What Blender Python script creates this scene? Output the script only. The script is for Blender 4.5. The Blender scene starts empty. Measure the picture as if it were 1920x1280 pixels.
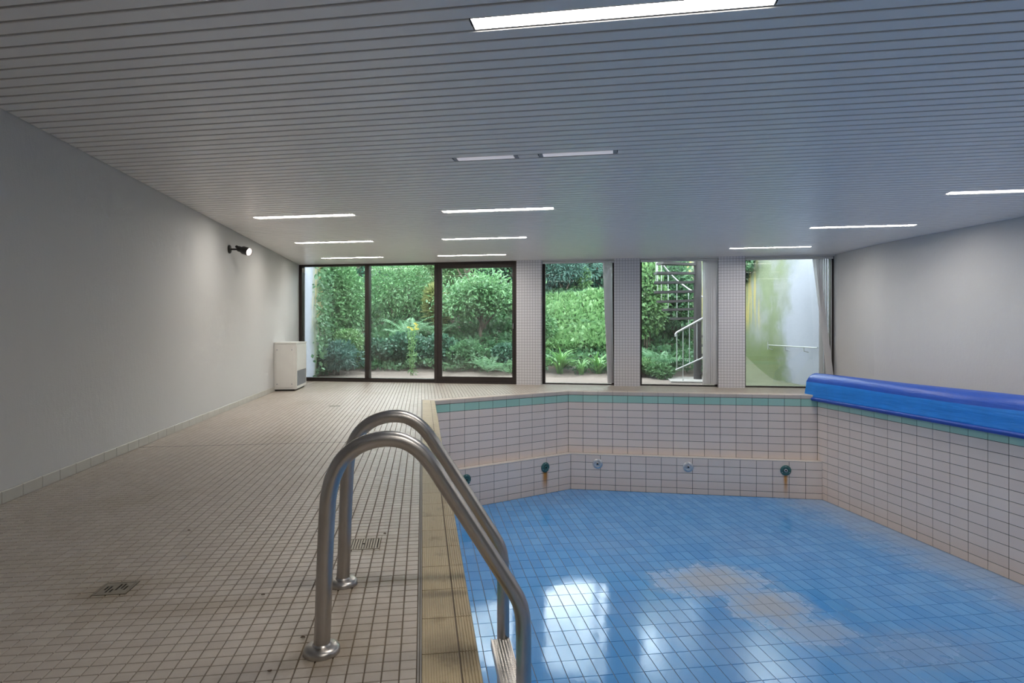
import bpy, bmesh, math, random
import numpy as np
from mathutils import Matrix, Vector
random.seed(7)
rng = np.random.default_rng(11)
scene = bpy.context.scene
C = scene.collection
R = math.radians

# ------------------------------------------------------------------ camera
EYE = 1.04                      # lens height above the deck
cam_d = bpy.data.cameras.new('camera')
cam = bpy.data.objects.new('camera', cam_d)
C.objects.link(cam)
cam.location = (0, 0, EYE)
cam.rotation_euler = (R(90), 0, R(-8.25))
cam_d.sensor_width = 36.0
cam_d.lens = 1155.0 / 1920.0 * 36.0
cam_d.shift_y = -22.0 / 1920.0
cam_d.clip_start = 0.05
scene.camera = cam

# ------------------------------------------------------------------ sky and exposure
world = bpy.data.worlds.new('overcast_sky')
scene.world = world
world.use_nodes = True
bgn = world.node_tree.nodes['Background']
bgn.inputs['Color'].default_value = (0.86, 0.93, 1.0, 1)
bgn.inputs['Strength'].default_value = 5.2
vs = scene.view_settings
vs.view_transform = 'Standard'
vs.look = 'None'
vs.exposure = 1.15
vs.gamma = 1.0
vs.use_curve_mapping = False
LAMP = 24.0                      # radiance of the fluorescent strips
scene.cycles.max_bounces = 7
scene.cycles.diffuse_bounces = 4
scene.cycles.glossy_bounces = 3
scene.cycles.transparent_max_bounces = 8
scene.cycles.sample_clamp_indirect = 6.0
scene.cycles.use_denoising = True
scene.cycles.use_adaptive_sampling = True
scene.cycles.adaptive_threshold = 0.09
scene.cycles.adaptive_min_samples = 16

# ------------------------------------------------------------------ plan
TH = R(17.8)                                    # the window wall stands oblique to the pool
DD = Vector((math.cos(TH), -math.sin(TH), 0))   # along the window wall, left to right
NN = Vector((math.sin(TH), math.cos(TH), 0))    # outwards through the windows
W0 = Vector((-2.49, 13.06, 0))                  # left inner corner
ZC = 2.357                                      # underside of the slats
XL = -2.49
RIGHT = [(6.93, -3.5), (6.93, 7.8), (6.97, 8.7), (7.07, 9.3), (7.19, 9.96)]
ROOM = [(XL, -3.5)] + RIGHT + [(XL, 13.06)]
POOL = [(0.175, -1.2), (6.22, -1.2), (6.22, 9.01), (2.45, 10.22), (0.175, 9.12)]
ZF = -1.632                                     # pool floor
def G(s, e, z=0.0):
    """s metres along the window wall, e metres outside it."""
    p = W0 + DD * s + NN * e
    return Vector((p.x, p.y, z))

# ------------------------------------------------------------------ materials
def nt(name):
    m = bpy.data.materials.new(name)
    m.use_nodes = True
    t = m.node_tree
    return m, t, t.nodes['Principled BSDF']
def node(t, kind, **kw):
    n = t.nodes.new(kind)
    for k, v in kw.items():
        setattr(n, k, v)
    return n
def link(t, a, b):
    t.links.new(a, b)
def math_n(t, op, a, b=None, c=None):
    n = node(t, 'ShaderNodeMath', operation=op)
    for i, v in enumerate((a, b, c)):
        if v is None: continue
        if hasattr(v, 'links'): link(t, v, n.inputs[i])
        else: n.inputs[i].default_value = v
    return n.outputs[0]
def mix_col(t, fac, a, b, mode='MIX'):
    n = node(t, 'ShaderNodeMix', data_type='RGBA', blend_type=mode)
    for sock, v in ((n.inputs[0], fac), (n.inputs[6], a), (n.inputs[7], b)):
        if hasattr(v, 'links'): link(t, v, sock)
        elif isinstance(v, (int, float)): sock.default_value = v
        else: sock.default_value = (*v, 1)
    return n.outputs[2]
def position(t):
    return node(t, 'ShaderNodeNewGeometry').outputs['Position']
def noise(t, scale, detail=4, rough=0.55, vec=None, dist=0.0):
    n = node(t, 'ShaderNodeTexNoise')
    n.inputs['Scale'].default_value = scale
    n.inputs['Detail'].default_value = detail
    n.inputs['Roughness'].default_value = rough
    n.inputs['Distortion'].default_value = dist
    link(t, vec if vec is not None else position(t), n.inputs['Vector'])
    return n.outputs['Fac']
def ramp(t, fac, lo, hi):
    n = node(t, 'ShaderNodeMapRange')
    n.inputs['From Min'].default_value = lo
    n.inputs['From Max'].default_value = hi
    link(t, fac, n.inputs['Value'])
    return n.outputs['Result']
def smooth(t, fac, lo, hi):
    n = node(t, 'ShaderNodeMapRange', interpolation_type='SMOOTHSTEP')
    n.inputs['From Min'].default_value = lo
    n.inputs['From Max'].default_value = hi
    link(t, fac, n.inputs['Value'])
    return n.outputs['Result']
def bump(t, bsdf, h, strength, dist):
    n = node(t, 'ShaderNodeBump')
    n.inputs['Strength'].default_value = strength
    n.inputs['Distance'].default_value = dist
    link(t, h, n.inputs['Height'])
    link(t, n.outputs[0], bsdf.inputs['Normal'])
def plain(name, col, rough=0.5, metal=0.0, var=0.06, vscale=6.0, bmp=0.0, bscale=80.0, spec=0.5):
    m, t, b = nt(name)
    b.inputs['Roughness'].default_value = rough
    b.inputs['Metallic'].default_value = metal
    b.inputs['Specular IOR Level'].default_value = spec
    f = noise(t, vscale)
    lo = [c * (1 - var) for c in col]; hi = [min(1, c * (1 + var)) for c in col]
    link(t, mix_col(t, f, lo, hi), b.inputs['Base Color'])
    if bmp: bump(t, b, noise(t, bscale, 3), bmp, 0.004)
    return m
SPOT_NOISE = {}
def spot_mask(t, cx, cy, r, sx=1.0, sy=1.0, fuzz=0.6, z=None):
    """soft blotch around a point of the floor, its edge broken by noise"""
    sep = node(t, 'ShaderNodeSeparateXYZ'); link(t, position(t), sep.inputs[0])
    dx = math_n(t, 'MULTIPLY', math_n(t, 'SUBTRACT', sep.outputs[0], cx), 1.0 / sx)
    dy = math_n(t, 'MULTIPLY', math_n(t, 'SUBTRACT', sep.outputs[1], cy), 1.0 / sy)
    d = math_n(t, 'SQRT', math_n(t, 'ADD', math_n(t, 'MULTIPLY', dx, dx), math_n(t, 'MULTIPLY', dy, dy)))
    key = (id(t), r > 0.3)
    if key not in SPOT_NOISE: SPOT_NOISE[key] = math_n(t, 'SUBTRACT', noise(t, 5.0 if r > 0.3 else 20.0, 6, 0.72), 0.5)
    d = math_n(t, 'ADD', d, math_n(t, 'MULTIPLY', SPOT_NOISE[key], r * fuzz * 2))
    return smooth(t, d, r * 1.45, r * 0.15)

M = {}
# painted rough plaster
def plaster(name, col):
    m, t, b = nt(name)
    b.inputs['Roughness'].default_value = 0.85
    link(t, mix_col(t, noise(t, 1.3, 5), [c * 0.95 for c in col], col), b.inputs['Base Color'])
    mp = node(t, 'ShaderNodeMapping'); mp.inputs['Scale'].default_value = (1, 1, 0.35)
    link(t, position(t), mp.inputs['Vector'])
    h = math_n(t, 'ADD', noise(t, 34, 4, 0.6, mp.outputs[0]), math_n(t, 'MULTIPLY', noise(t, 110, 2), 0.5))
    bump(t, b, h, 0.45, 0.006)
    return m
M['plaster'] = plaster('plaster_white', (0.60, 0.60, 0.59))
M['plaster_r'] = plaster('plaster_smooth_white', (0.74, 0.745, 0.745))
M['slat'] = plain('slat_enamel', (0.87, 0.85, 0.83), 0.34, 0.0, 0.02)
M['void'] = plain('ceiling_void', (0.035, 0.03, 0.025), 0.9)
M['anod'] = plain('bronze_frame', (0.045, 0.036, 0.034), 0.38, 0.3, 0.15)
M['alu'] = plain('aluminium', (0.62, 0.62, 0.63), 0.3, 0.9, 0.06)
M['white_metal'] = plain('white_enamel', (0.78, 0.77, 0.74), 0.4)
M['white_plastic'] = plain('white_plastic', (0.75, 0.74, 0.72), 0.45)
M['grille'] = plain('grey_grille', (0.30, 0.31, 0.34), 0.5)
M['black'] = plain('black_enamel', (0.012, 0.011, 0.011), 0.4)
M['dark_hole'] = plain('drain_shadow', (0.01, 0.01, 0.01), 0.9)
M['gut'] = plain('joint_strip', (0.33, 0.31, 0.28), 0.6, 0, 0.12)
M['silicone'] = plain('joint_dark', (0.07, 0.06, 0.05), 0.7)
def translucent(name, col, k):
    m, t, b = nt(name)
    c = mix_col(t, noise(t, 3, 3), [x * 0.96 for x in col], col)
    link(t, c, b.inputs['Base Color']); b.inputs['Roughness'].default_value = 0.8
    tl = node(t, 'ShaderNodeBsdfTranslucent'); link(t, c, tl.inputs[0])
    mx = node(t, 'ShaderNodeMixShader'); mx.inputs[0].default_value = k
    link(t, b.outputs[0], mx.inputs[1]); link(t, tl.outputs[0], mx.inputs[2]); link(t, mx.outputs[0], t.nodes['Material Output'].inputs[0])
    return m
M['vane'] = translucent('blind_fabric', (0.90, 0.89, 0.90), 0.5)
M['dry'] = plain('dry_leaf', (0.09, 0.055, 0.03), 0.9)

def deck_material(name, grout):
    m, t, b = nt(name)
    pos = position(t)
    if grout:
        base = mix_col(t, noise(t, 2.2, 5), (0.15, 0.12, 0.09), (0.25, 0.21, 0.17))
        b.inputs['Roughness'].default_value = 0.9
    else:
        sn = node(t, 'ShaderNodeVectorMath', operation='SNAP')
        sh = node(t, 'ShaderNodeVectorMath', operation='ADD'); sh.inputs[1].default_value = (0.018, 0.0, 0.5)
        link(t, pos, sh.inputs[0]); link(t, sh.outputs[0], sn.inputs[0]); sn.inputs[1].default_value = (0.0527, 0.0527, 5)
        wn = node(t, 'ShaderNodeTexWhiteNoise', noise_dimensions='3D'); link(t, sn.outputs[0], wn.inputs['Vector'])
        base = mix_col(t, wn.outputs['Value'], (0.49, 0.43, 0.375), (0.56, 0.50, 0.44))
        base = mix_col(t, math_n(t, 'MULTIPLY', noise(t, 38, 4), 0.22), base, (0.42, 0.36, 0.31))
        rg = math_n(t, 'ADD', math_n(t, 'MULTIPLY', noise(t, 9, 4), 0.18), 0.33)
        link(t, rg, b.inputs['Roughness'])
        bump(t, b, noise(t, 150, 2), 0.08, 0.002)
    big = smooth(t, noise(t, 0.9, 5, 0.6), 0.50, 0.70)
    base = mix_col(t, math_n(t, 'MULTIPLY', big, 0.28), base, (0.33, 0.27, 0.17))
    for cx, cy, r, sx, sy, k in ((-1.22, 2.66, 0.15, 1.0, 0.9, 0.5), (-0.75, 2.45, 0.3, 2.0, 0.3, 0.28), (-0.32, 2.05, 0.14, 1, 1, 0.45),
                                 (-0.3, 2.58, 0.13, 1, 0.8, 0.5), (-0.28, 3.07, 0.16, 1, 1, 0.35), (-0.25, 2.2, 0.25, 1, 1, 0.30), (-0.1, 2.6, 0.12, 1.5, 0.4, 0.5)):
        base = mix_col(t, math_n(t, 'MULTIPLY', spot_mask(t, cx, cy, r, sx, sy), k), base, (0.22, 0.155, 0.075))
    link(t, base, b.inputs['Base Color'])
    return m
M['deck'] = deck_material('deck_mosaic', False)
M['deck_grout'] = deck_material('deck_grout', True)

def coping_material():
    m, t, b = nt('coping_stoneware')
    base = mix_col(t, noise(t, 3.5, 5), (0.42, 0.335, 0.20), (0.52, 0.42, 0.26))
    ob = node(t, 'ShaderNodeObjectInfo')
    base = mix_col(t, math_n(t, 'MULTIPLY', ob.outputs['Random'], 0.30), base, (0.33, 0.26, 0.16))
    dirt = smooth(t, noise(t, 7.0, 6, 0.65), 0.52, 0.72)
    base = mix_col(t, math_n(t, 'MULTIPLY', dirt, 0.55), base, (0.17, 0.115, 0.055))
    for cx, cy, r, sx, sy, k in ((0.09, 2.44, 0.05, 2.5, 0.6, 0.7), (0.07, 2.04, 0.09, 1, 1, 0.4), (0.13, 1.95, 0.08, 1, 1, 0.5)):
        base = mix_col(t, math_n(t, 'MULTIPLY', spot_mask(t, cx, cy, r, sx, sy), k), base, (0.12, 0.09, 0.05))
    link(t, base, b.inputs['Base Color'])
    b.inputs['Roughness'].default_value = 0.5
    return m
M['coping'] = coping_material()
M['coping_glare'] = plain('glare_coping_stoneware', (0.66, 0.58, 0.51), 0.45, 0, 0.1, 4)  # same stoneware coloured paler to stand in for window glare on the rim

def glaze(name, lo, hi, rough=0.22, dirt=None):
    m, t, b = nt(name)
    ob = node(t, 'ShaderNodeObjectInfo')
    geo = node(t, 'ShaderNodeNewGeometry')
    wn = node(t, 'ShaderNodeTexWhiteNoise', noise_dimensions='2D')
    cx = node(t, 'ShaderNodeCombineXYZ'); link(t, ob.outputs['Random'], cx.inputs[0]); link(t, geo.outputs['Random Per Island'], cx.inputs[1])
    link(t, cx.outputs[0], wn.inputs['Vector'])
    base = mix_col(t, wn.outputs['Value'], lo, hi)
    base = mix_col(t, math_n(t, 'MULTIPLY', smooth(t, noise(t, 2.0, 6), 0.45, 0.75), 0.2), base, dirt or [c * 0.75 for c in lo])
    b.inputs['Roughness'].default_value = rough
    bump(t, b, noise(t, 14, 2), 0.05, 0.01)
    return m, t, b, base
SHARED = []
def wall_tile():
    m, t, b, base = glaze('pool_wall_glaze', (0.86, 0.735, 0.665), (0.90, 0.785, 0.715), 0.3, (0.76, 0.62, 0.54))
    # rust run down from two of the inlets, lime tide marks low down
    pos = position(t)
    sep = node(t, 'ShaderNodeSeparateXYZ'); link(t, pos, sep.inputs[0])
    for (rx, ry, top, length, w, k) in ((1.975, 9.86, -1.27, 0.34, 0.075, 1.0), (5.70, 9.06, -1.27, 0.37, 0.045, 0.95)):
        dx = math_n(t, 'ABSOLUTE', math_n(t, 'ADD', math_n(t, 'SUBTRACT', sep.outputs[0], rx), math_n(t, 'MULTIPLY', math_n(t, 'SUBTRACT', noise(t, 12, 3), 0.5), 0.02)))
        a = smooth(t, dx, w, w * 0.1)
        dy = math_n(t, 'ABSOLUTE', math_n(t, 'SUBTRACT', sep.outputs[1], ry))
        a = math_n(t, 'MULTIPLY', a, smooth(t, dy, 0.4, 0.3))
        v = math_n(t, 'MULTIPLY', smooth(t, sep.outputs[2], top - length - 0.05, top - 0.08), smooth(t, sep.outputs[2], top + 0.06, top + 0.02))
        base = mix_col(t, math_n(t, 'MULTIPLY', math_n(t, 'MULTIPLY', a, v), k), base, (0.58, 0.24, 0.02))
    low = math_n(t, 'MULTIPLY', smooth(t, sep.outputs[2], -1.25, -1.62), 0.35)
    base = mix_col(t, low, base, (0.74, 0.54, 0.41))
    link(t, base, b.inputs['Base Color'])
    return m
M['wtile'] = wall_tile()
m_, t_, b_, base_ = glaze('aqua_stripe_glaze', (0.38, 0.66, 0.56), (0.46, 0.72, 0.62), 0.3)
link(t_, base_, b_.inputs['Base Color']); M['aqua'] = m_
M['wgrout'] = plain('pool_grout', (0.10, 0.09, 0.08), 0.9, 0, 0.25, 3)
M['ledge'] = plain('ledge_glaze', (0.76, 0.70, 0.65), 0.35)

def blue_material(name, grout):
    m, t, b = nt(name)
    if grout:
        base = mix_col(t, noise(t, 2.0, 5), (0.17, 0.19, 0.20), (0.42, 0.38, 0.30))
        rg = None
        b.inputs['Roughness'].default_value = 0.85
    else:
        ob = node(t, 'ShaderNodeObjectInfo'); geo = node(t, 'ShaderNodeNewGeometry')
        cx = node(t, 'ShaderNodeCombineXYZ'); link(t, ob.outputs['Random'], cx.inputs[0]); link(t, geo.outputs['Random Per Island'], cx.inputs[1])
        wn = node(t, 'ShaderNodeTexWhiteNoise', noise_dimensions='2D'); link(t, cx.outputs[0], wn.inputs['Vector'])
        base = mix_col(t, wn.outputs['Value'], (0.09, 0.34, 0.76), (0.13, 0.41, 0.83))
        rg = math_n(t, 'ADD', math_n(t, 'MULTIPLY', noise(t, 5, 4), 0.08), 0.055)
        mp = node(t, 'ShaderNodeMapping'); mp.inputs['Scale'].default_value = (1, 0.4, 1)
        link(t, position(t), mp.inputs['Vector'])
        bump(t, b, noise(t, 22, 3, 0.5, mp.outputs[0]), 0.10, 0.004)
    dust = 0
    for cx_, cy_, r, sx, sy, k in ((3.05, 6.2, 0.42, 1.4, 1.0, 0.85), (3.3, 5.55, 0.40, 1.0, 1.2, 0.85), (3.45, 5.0, 0.35, 1.2, 0.8, 0.5), (4.1, 4.6, 0.5, 1.5, 0.8, 0.3)):
        d = math_n(t, 'MULTIPLY', spot_mask(t, cx_, cy_, r, sx, sy, 0.75), k)
        dust = d if dust == 0 else math_n(t, 'MAXIMUM', dust, d)
    film = math_n(t, 'MULTIPLY', smooth(t, noise(t, 0.55, 6, 0.6), 0.45, 0.78), 0.20)
    sep = node(t, 'ShaderNodeSeparateXYZ'); link(t, position(t), sep.inputs[0])
    edge = math_n(t, 'MULTIPLY', smooth(t, math_n(t, 'ADD', sep.outputs[0], math_n(t, 'MULTIPLY', noise(t, 2.5, 5), 0.9)), 5.6, 6.7), 0.6)
    dust = math_n(t, 'MINIMUM', math_n(t, 'MAXIMUM', math_n(t, 'MAXIMUM', dust, film), edge), 1.0)
    grit = math_n(t, 'MULTIPLY', smooth(t, noise(t, 13, 5, 0.7), 0.60, 0.74), math_n(t, 'MULTIPLY', dust, 0.22))
    base = mix_col(t, dust, base, (0.46, 0.475, 0.51))
    base = mix_col(t, grit, base, (0.50, 0.34, 0.22))
    link(t, base, b.inputs['Base Color'])
    if rg is not None:
        rg = math_n(t, 'ADD', rg, math_n(t, 'MULTIPLY', dust, 0.7))
        link(t, rg, b.inputs['Roughness'])
    return m
M['blue'] = blue_material('pool_floor_glaze', False)
M['blue_grout'] = blue_material('pool_floor_grout', True)

def steel():
    m, t, b = nt('brushed_stainless')
    b.inputs['Metallic'].default_value = 1.0
    link(t, mix_col(t, noise(t, 12, 5), (0.40, 0.375, 0.35), (0.60, 0.575, 0.55)), b.inputs['Base Color'])
    link(t, math_n(t, 'ADD', math_n(t, 'MULTIPLY', noise(t, 25, 4), 0.15), 0.24), b.inputs['Roughness'])
    return m
M['steel'] = steel()
M['chrome'] = plain('inlet_chrome', (0.62, 0.63, 0.65), 0.35, 0.55, 0.15, 30)
M['verdigris'] = plain('inlet_verdigris', (0.06, 0.17, 0.17), 0.55, 0.3, 0.35, 30)
M['oldplate'] = plain('drain_plate', (0.33, 0.29, 0.23), 0.45, 0.5, 0.2, 20)

def cover(name, col, rough):
    m, t, b = nt(name)
    link(t, mix_col(t, noise(t, 5, 5), [c * 0.85 for c in col], [min(1, c * 1.15) for c in col]), b.inputs['Base Color'])
    b.inputs['Roughness'].default_value = rough
    mp = node(t, 'ShaderNodeMapping'); mp.inputs['Scale'].default_value = (6, 0.7, 6)
    link(t, position(t), mp.inputs['Vector'])
    bump(t, b, noise(t, 4, 4, 0.55, mp.outputs[0]), 0.25, 0.03)
    return m
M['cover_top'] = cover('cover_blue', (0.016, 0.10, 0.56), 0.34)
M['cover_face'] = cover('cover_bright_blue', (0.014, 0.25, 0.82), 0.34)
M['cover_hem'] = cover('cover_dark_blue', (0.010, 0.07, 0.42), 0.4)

def glass():
    m = bpy.data.materials.new('window_glass'); m.use_nodes = True
    t = m.node_tree; t.nodes.clear()
    out = node(t, 'ShaderNodeOutputMaterial')
    tr = node(t, 'ShaderNodeBsdfTransparent'); tr.inputs[0].default_value = (0.93, 0.96, 0.95, 1)
    gl = node(t, 'ShaderNodeBsdfGlossy'); gl.inputs['Roughness'].default_value = 0.01
    df = node(t, 'ShaderNodeBsdfDiffuse'); df.inputs[0].default_value = (0.7, 0.72, 0.75, 1)
    fr = node(t, 'ShaderNodeFresnel'); fr.inputs['IOR'].default_value = 1.5
    mx = node(t, 'ShaderNodeMixShader'); link(t, fr.outputs[0], mx.inputs[0]); link(t, tr.outputs[0], mx.inputs[1]); link(t, gl.outputs[0], mx.inputs[2])
    sep = node(t, 'ShaderNodeSeparateXYZ'); link(t, position(t), sep.inputs[0])
    low = math_n(t, 'MULTIPLY', smooth(t, sep.outputs[2], 0.7, 0.05), 0.10)
    dirt = math_n(t, 'ADD', math_n(t, 'MULTIPLY', smooth(t, noise(t, 1.1, 5), 0.4, 0.75), 0.06), math_n(t, 'MULTIPLY', low, noise(t, 2.3, 4)))
    m2 = node(t, 'ShaderNodeMixShader'); link(t, dirt, m2.inputs[0]); link(t, mx.outputs[0], m2.inputs[1]); link(t, df.outputs[0], m2.inputs[2])
    link(t, m2.outputs[0], out.inputs[0])
    return m
M['glass'] = glass()
def emit(name, col, s):
    m = bpy.data.materials.new(name); m.use_nodes = True
    t = m.node_tree; b = t.nodes['Principled BSDF']
    b.inputs['Base Color'].default_value = (0.8, 0.8, 0.8, 1)
    b.inputs['Emission Color'].default_value = (*col, 1)
    b.inputs['Emission Strength'].default_value = s
    return m
M['tube'] = emit('lit_diffuser', (1.0, 0.94, 0.86), LAMP)
M['unlit'] = emit('unlit_diffuser_glow', (1.0, 0.93, 1.0), 0.13)  # switched-off strips given a faint added glow so their panels look paler
M['lens'] = emit('spot_lens', (1.0, 0.82, 0.74), 4.0)

def pillar_mosaic():
    m, t, b = nt('pillar_mosaic')
    uv = node(t, 'ShaderNodeTexCoord').outputs['Object']
    mp = node(t, 'ShaderNodeMapping'); mp.inputs['Rotation'].default_value = (0, 0, TH); link(t, uv, mp.inputs['Vector'])
    sep = node(t, 'ShaderNodeSeparateXYZ'); link(t, mp.outputs[0], sep.inputs[0])
    def g(o):
        fr = math_n(t, 'FRACT', math_n(t, 'MULTIPLY', math_n(t, 'ADD', o, 20.0), 1 / 0.052))
        return math_n(t, 'GREATER_THAN', math_n(t, 'ABSOLUTE', math_n(t, 'SUBTRACT', fr, 0.5)), 0.445)
    lines = math_n(t, 'MAXIMUM', math_n(t, 'MAXIMUM', g(sep.outputs[0]), g(sep.outputs[1])), g(sep.outputs[2]))
    tile = mix_col(t, noise(t, 1.2, 3), (0.78, 0.77, 0.80), (0.82, 0.81, 0.84))
    link(t, mix_col(t, lines, tile, (0.42, 0.405, 0.43)), b.inputs['Base Color'])
    b.inputs['Roughness'].default_value = 0.35
    bump(t, b, math_n(t, 'SUBTRACT', 1.0, lines), 0.3, 0.002)
    return m
M['mosaic'] = pillar_mosaic()

# outdoors
def leaf_mat(name, a, b_, trans=0.35, rough=0.45):
    m, t, b = nt(name)
    geo = node(t, 'ShaderNodeNewGeometry')
    c = mix_col(t, geo.outputs['Random Per Island'], a, b_)
    c = mix_col(t, math_n(t, 'MULTIPLY', noise(t, 1.5, 3), 0.4), c, [x * 0.7 for x in a])
    link(t, c, b.inputs['Base Color'])
    b.inputs['Roughness'].default_value = rough
    out = t.nodes['Material Output']
    tl = node(t, 'ShaderNodeBsdfTranslucent'); link(t, c, tl.inputs[0])
    mx = node(t, 'ShaderNodeMixShader'); mx.inputs[0].default_value = trans
    link(t, b.outputs[0], mx.inputs[1]); link(t, tl.outputs[0], mx.inputs[2]); link(t, mx.outputs[0], out.inputs[0])
    return m
M['ivy'] = leaf_mat('ivy_leaf', (0.055, 0.14, 0.065), (0.14, 0.28, 0.13))
M['ivy_dark'] = leaf_mat('dark_ivy_leaf', (0.035, 0.10, 0.065), (0.09, 0.20, 0.12))
M['bright'] = leaf_mat('bright_leaf', (0.11, 0.24, 0.085), (0.23, 0.38, 0.16))
M['mid'] = leaf_mat('mid_leaf', (0.07, 0.18, 0.07), (0.17, 0.33, 0.135))
M['blueleaf'] = leaf_mat('blue_green_leaf', (0.05, 0.13, 0.11), (0.12, 0.24, 0.18))
M['fern'] = leaf_mat('fern_leaf', (0.10, 0.23, 0.11), (0.20, 0.36, 0.19))
M['strap'] = leaf_mat('strap_leaf', (0.08, 0.22, 0.055), (0.20, 0.40, 0.12), 0.25, 0.35)
M['grassy'] = leaf_mat('dry_grass', (0.20, 0.26, 0.08), (0.36, 0.36, 0.15))
M['yellow'] = leaf_mat('yellow_petal', (0.55, 0.45, 0.04), (0.65, 0.55, 0.08))
M['bark'] = plain('bark', (0.10, 0.075, 0.055), 0.9, 0, 0.4, 12, 0.5, 40)
M['iron'] = plain('dark_stair_steel', (0.035, 0.03, 0.03), 0.6, 0.2, 0.3)
M['galv'] = plain('galvanised', (0.5, 0.5, 0.5), 0.45, 0.7, 0.1)
M['wood'] = plain('grey_board', (0.22, 0.19, 0.15), 0.9, 0, 0.3, 10)
M['terrace'] = plain('outdoor_slab', (0.28, 0.26, 0.24), 0.9, 0, 0.25, 5)
def soil():
    m, t, b = nt('leaf_litter')
    c = mix_col(t, noise(t, 9, 6, 0.7), (0.08, 0.062, 0.048), (0.21, 0.165, 0.14))
    c = mix_col(t, smooth(t, noise(t, 30, 4, 0.7), 0.55, 0.68), c, (0.27, 0.21, 0.175))
    dot = node(t, 'ShaderNodeVectorMath', operation='DOT_PRODUCT'); link(t, position(t), dot.inputs[0]); dot.inputs[1].default_value = DD
    c = mix_col(t, math_n(t, 'MULTIPLY', smooth(t, dot.outputs['Value'], W0.dot(DD) + 8.0, W0.dot(DD) + 8.8), 0.8), c, (0.10, 0.12, 0.06))
    link(t, c, b.inputs['Base Color']); b.inputs['Roughness'].default_value = 0.95
    bump(t, b, noise(t, 30, 4), 0.6, 0.03)
    return m
M['soil'] = soil()
def mossy(name, axis_lo, axis_hi, left, ylo):
    """whitewashed concrete with algae that has grown where water runs"""
    m, t, b = nt(name)
    pos = position(t)
    dot = node(t, 'ShaderNodeVectorMath', operation='DOT_PRODUCT'); link(t, pos, dot.inputs[0]); dot.inputs[1].default_value = NN
    e = math_n(t, 'SUBTRACT', dot.outputs['Value'], W0.dot(NN))
    sep = node(t, 'ShaderNodeSeparateXYZ'); link(t, pos, sep.inputs[0])
    white = mix_col(t, noise(t, 1.5, 5), (0.23, 0.24, 0.275), (0.29, 0.30, 0.34))
    e2 = math_n(t, 'ADD', e, math_n(t, 'MULTIPLY', math_n(t, 'SUBTRACT', noise(t, 1.6, 6, 0.65), 0.5), 1.6))
    wob = math_n(t, 'ADD', e2, math_n(t, 'MULTIPLY', math_n(t, 'ABSOLUTE', math_n(t, 'SUBTRACT', sep.outputs[2], 1.05)), -0.25 if left else 0.28))
    f = smooth(t, wob, axis_lo, axis_hi)
    col = mix_col(t, noise(t, 2.2, 5), (0.085, 0.115, 0.045), (0.17, 0.20, 0.11))
    grey = mix_col(t, noise(t, 3, 5), (0.15, 0.155, 0.145), (0.27, 0.28, 0.28))
    col = mix_col(t, math_n(t, 'ADD', math_n(t, 'MULTIPLY', smooth(t, noise(t, 1.6, 5), 0.42, 0.62), 0.6), 0.1), col, grey)
    if not left: col = mix_col(t, math_n(t, 'MULTIPLY', smooth(t, sep.outputs[2], 1.0, 0.5), 0.8), col, (0.105, 0.14, 0.045))
    streak = node(t, 'ShaderNodeMapping'); streak.inputs['Scale'].default_value = (3, 3, 0.25); link(t, pos, streak.inputs['Vector'])
    ysm = math_n(t, 'MULTIPLY', math_n(t, 'MULTIPLY', smooth(t, noise(t, 2.6, 4, 0.5, streak.outputs[0]), 0.46, 0.60), smooth(t, e, ylo, ylo + 0.3)), smooth(t, sep.outputs[2], 0.9, 1.4))
    col = mix_col(t, math_n(t, 'MULTIPLY', ysm, 0.75), col, (0.33, 0.26, 0.07))
    link(t, mix_col(t, f, white, col), b.inputs['Base Color'])
    b.inputs['Roughness'].default_value = 0.9
    bump(t, b, noise(t, 14, 5), 0.3, 0.01)
    return m
M['moss_r'] = mossy('mossy_concrete', 1.95, 2.6, False, 3.3)
M['moss_l'] = mossy('stained_concrete', 0.9, 1.6, True, 0.8)

# ------------------------------------------------------------------ object helpers
WLOC = {}
def tag(o, label=None, cat=None, group=None, kind=None):
    if label: o['label'] = label
    if cat: o['category'] = cat
    if group: o['group'] = group
    if kind: o['kind'] = kind
    return o
def empty(name, loc):
    o = bpy.data.objects.new(name, None); o.empty_display_size = 0.1
    C.objects.link(o); o.location = loc; WLOC[o.name] = Vector(loc)
    return o
def add(name, verts, faces, mat, parent=None, smooth_=False, origin=None):
    """mesh object from world-space vertices; parts sit relative to their parent"""
    v = np.asarray([tuple(p) for p in verts], dtype=float) if not isinstance(verts, np.ndarray) else verts
    c = Vector(v.mean(axis=0)) if origin is None else Vector(origin)
    me = bpy.data.meshes.new(name)
    me.from_pydata((v - np.array(c)).tolist(), [], faces if isinstance(faces, list) else faces.tolist())
    me.materials.append(mat)
    if smooth_: me.polygons.foreach_set('use_smooth', [True] * len(me.polygons))
    me.update()
    o = bpy.data.objects.new(name, me); C.objects.link(o)
    WLOC[o.name] = c
    o.location = c
    if parent is not None:
        o.parent = parent; o.location = c - WLOC[parent.name]
    return o
def place(name, me, mat4, parent=None):
    o = bpy.data.objects.new(name, me); C.objects.link(o)
    WLOC[o.name] = mat4.to_translation()
    if parent is not None:
        o.parent = parent
        mat4 = Matrix.Translation(-WLOC[parent.name]) @ mat4
    o.matrix_basis = mat4
    return o
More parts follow.
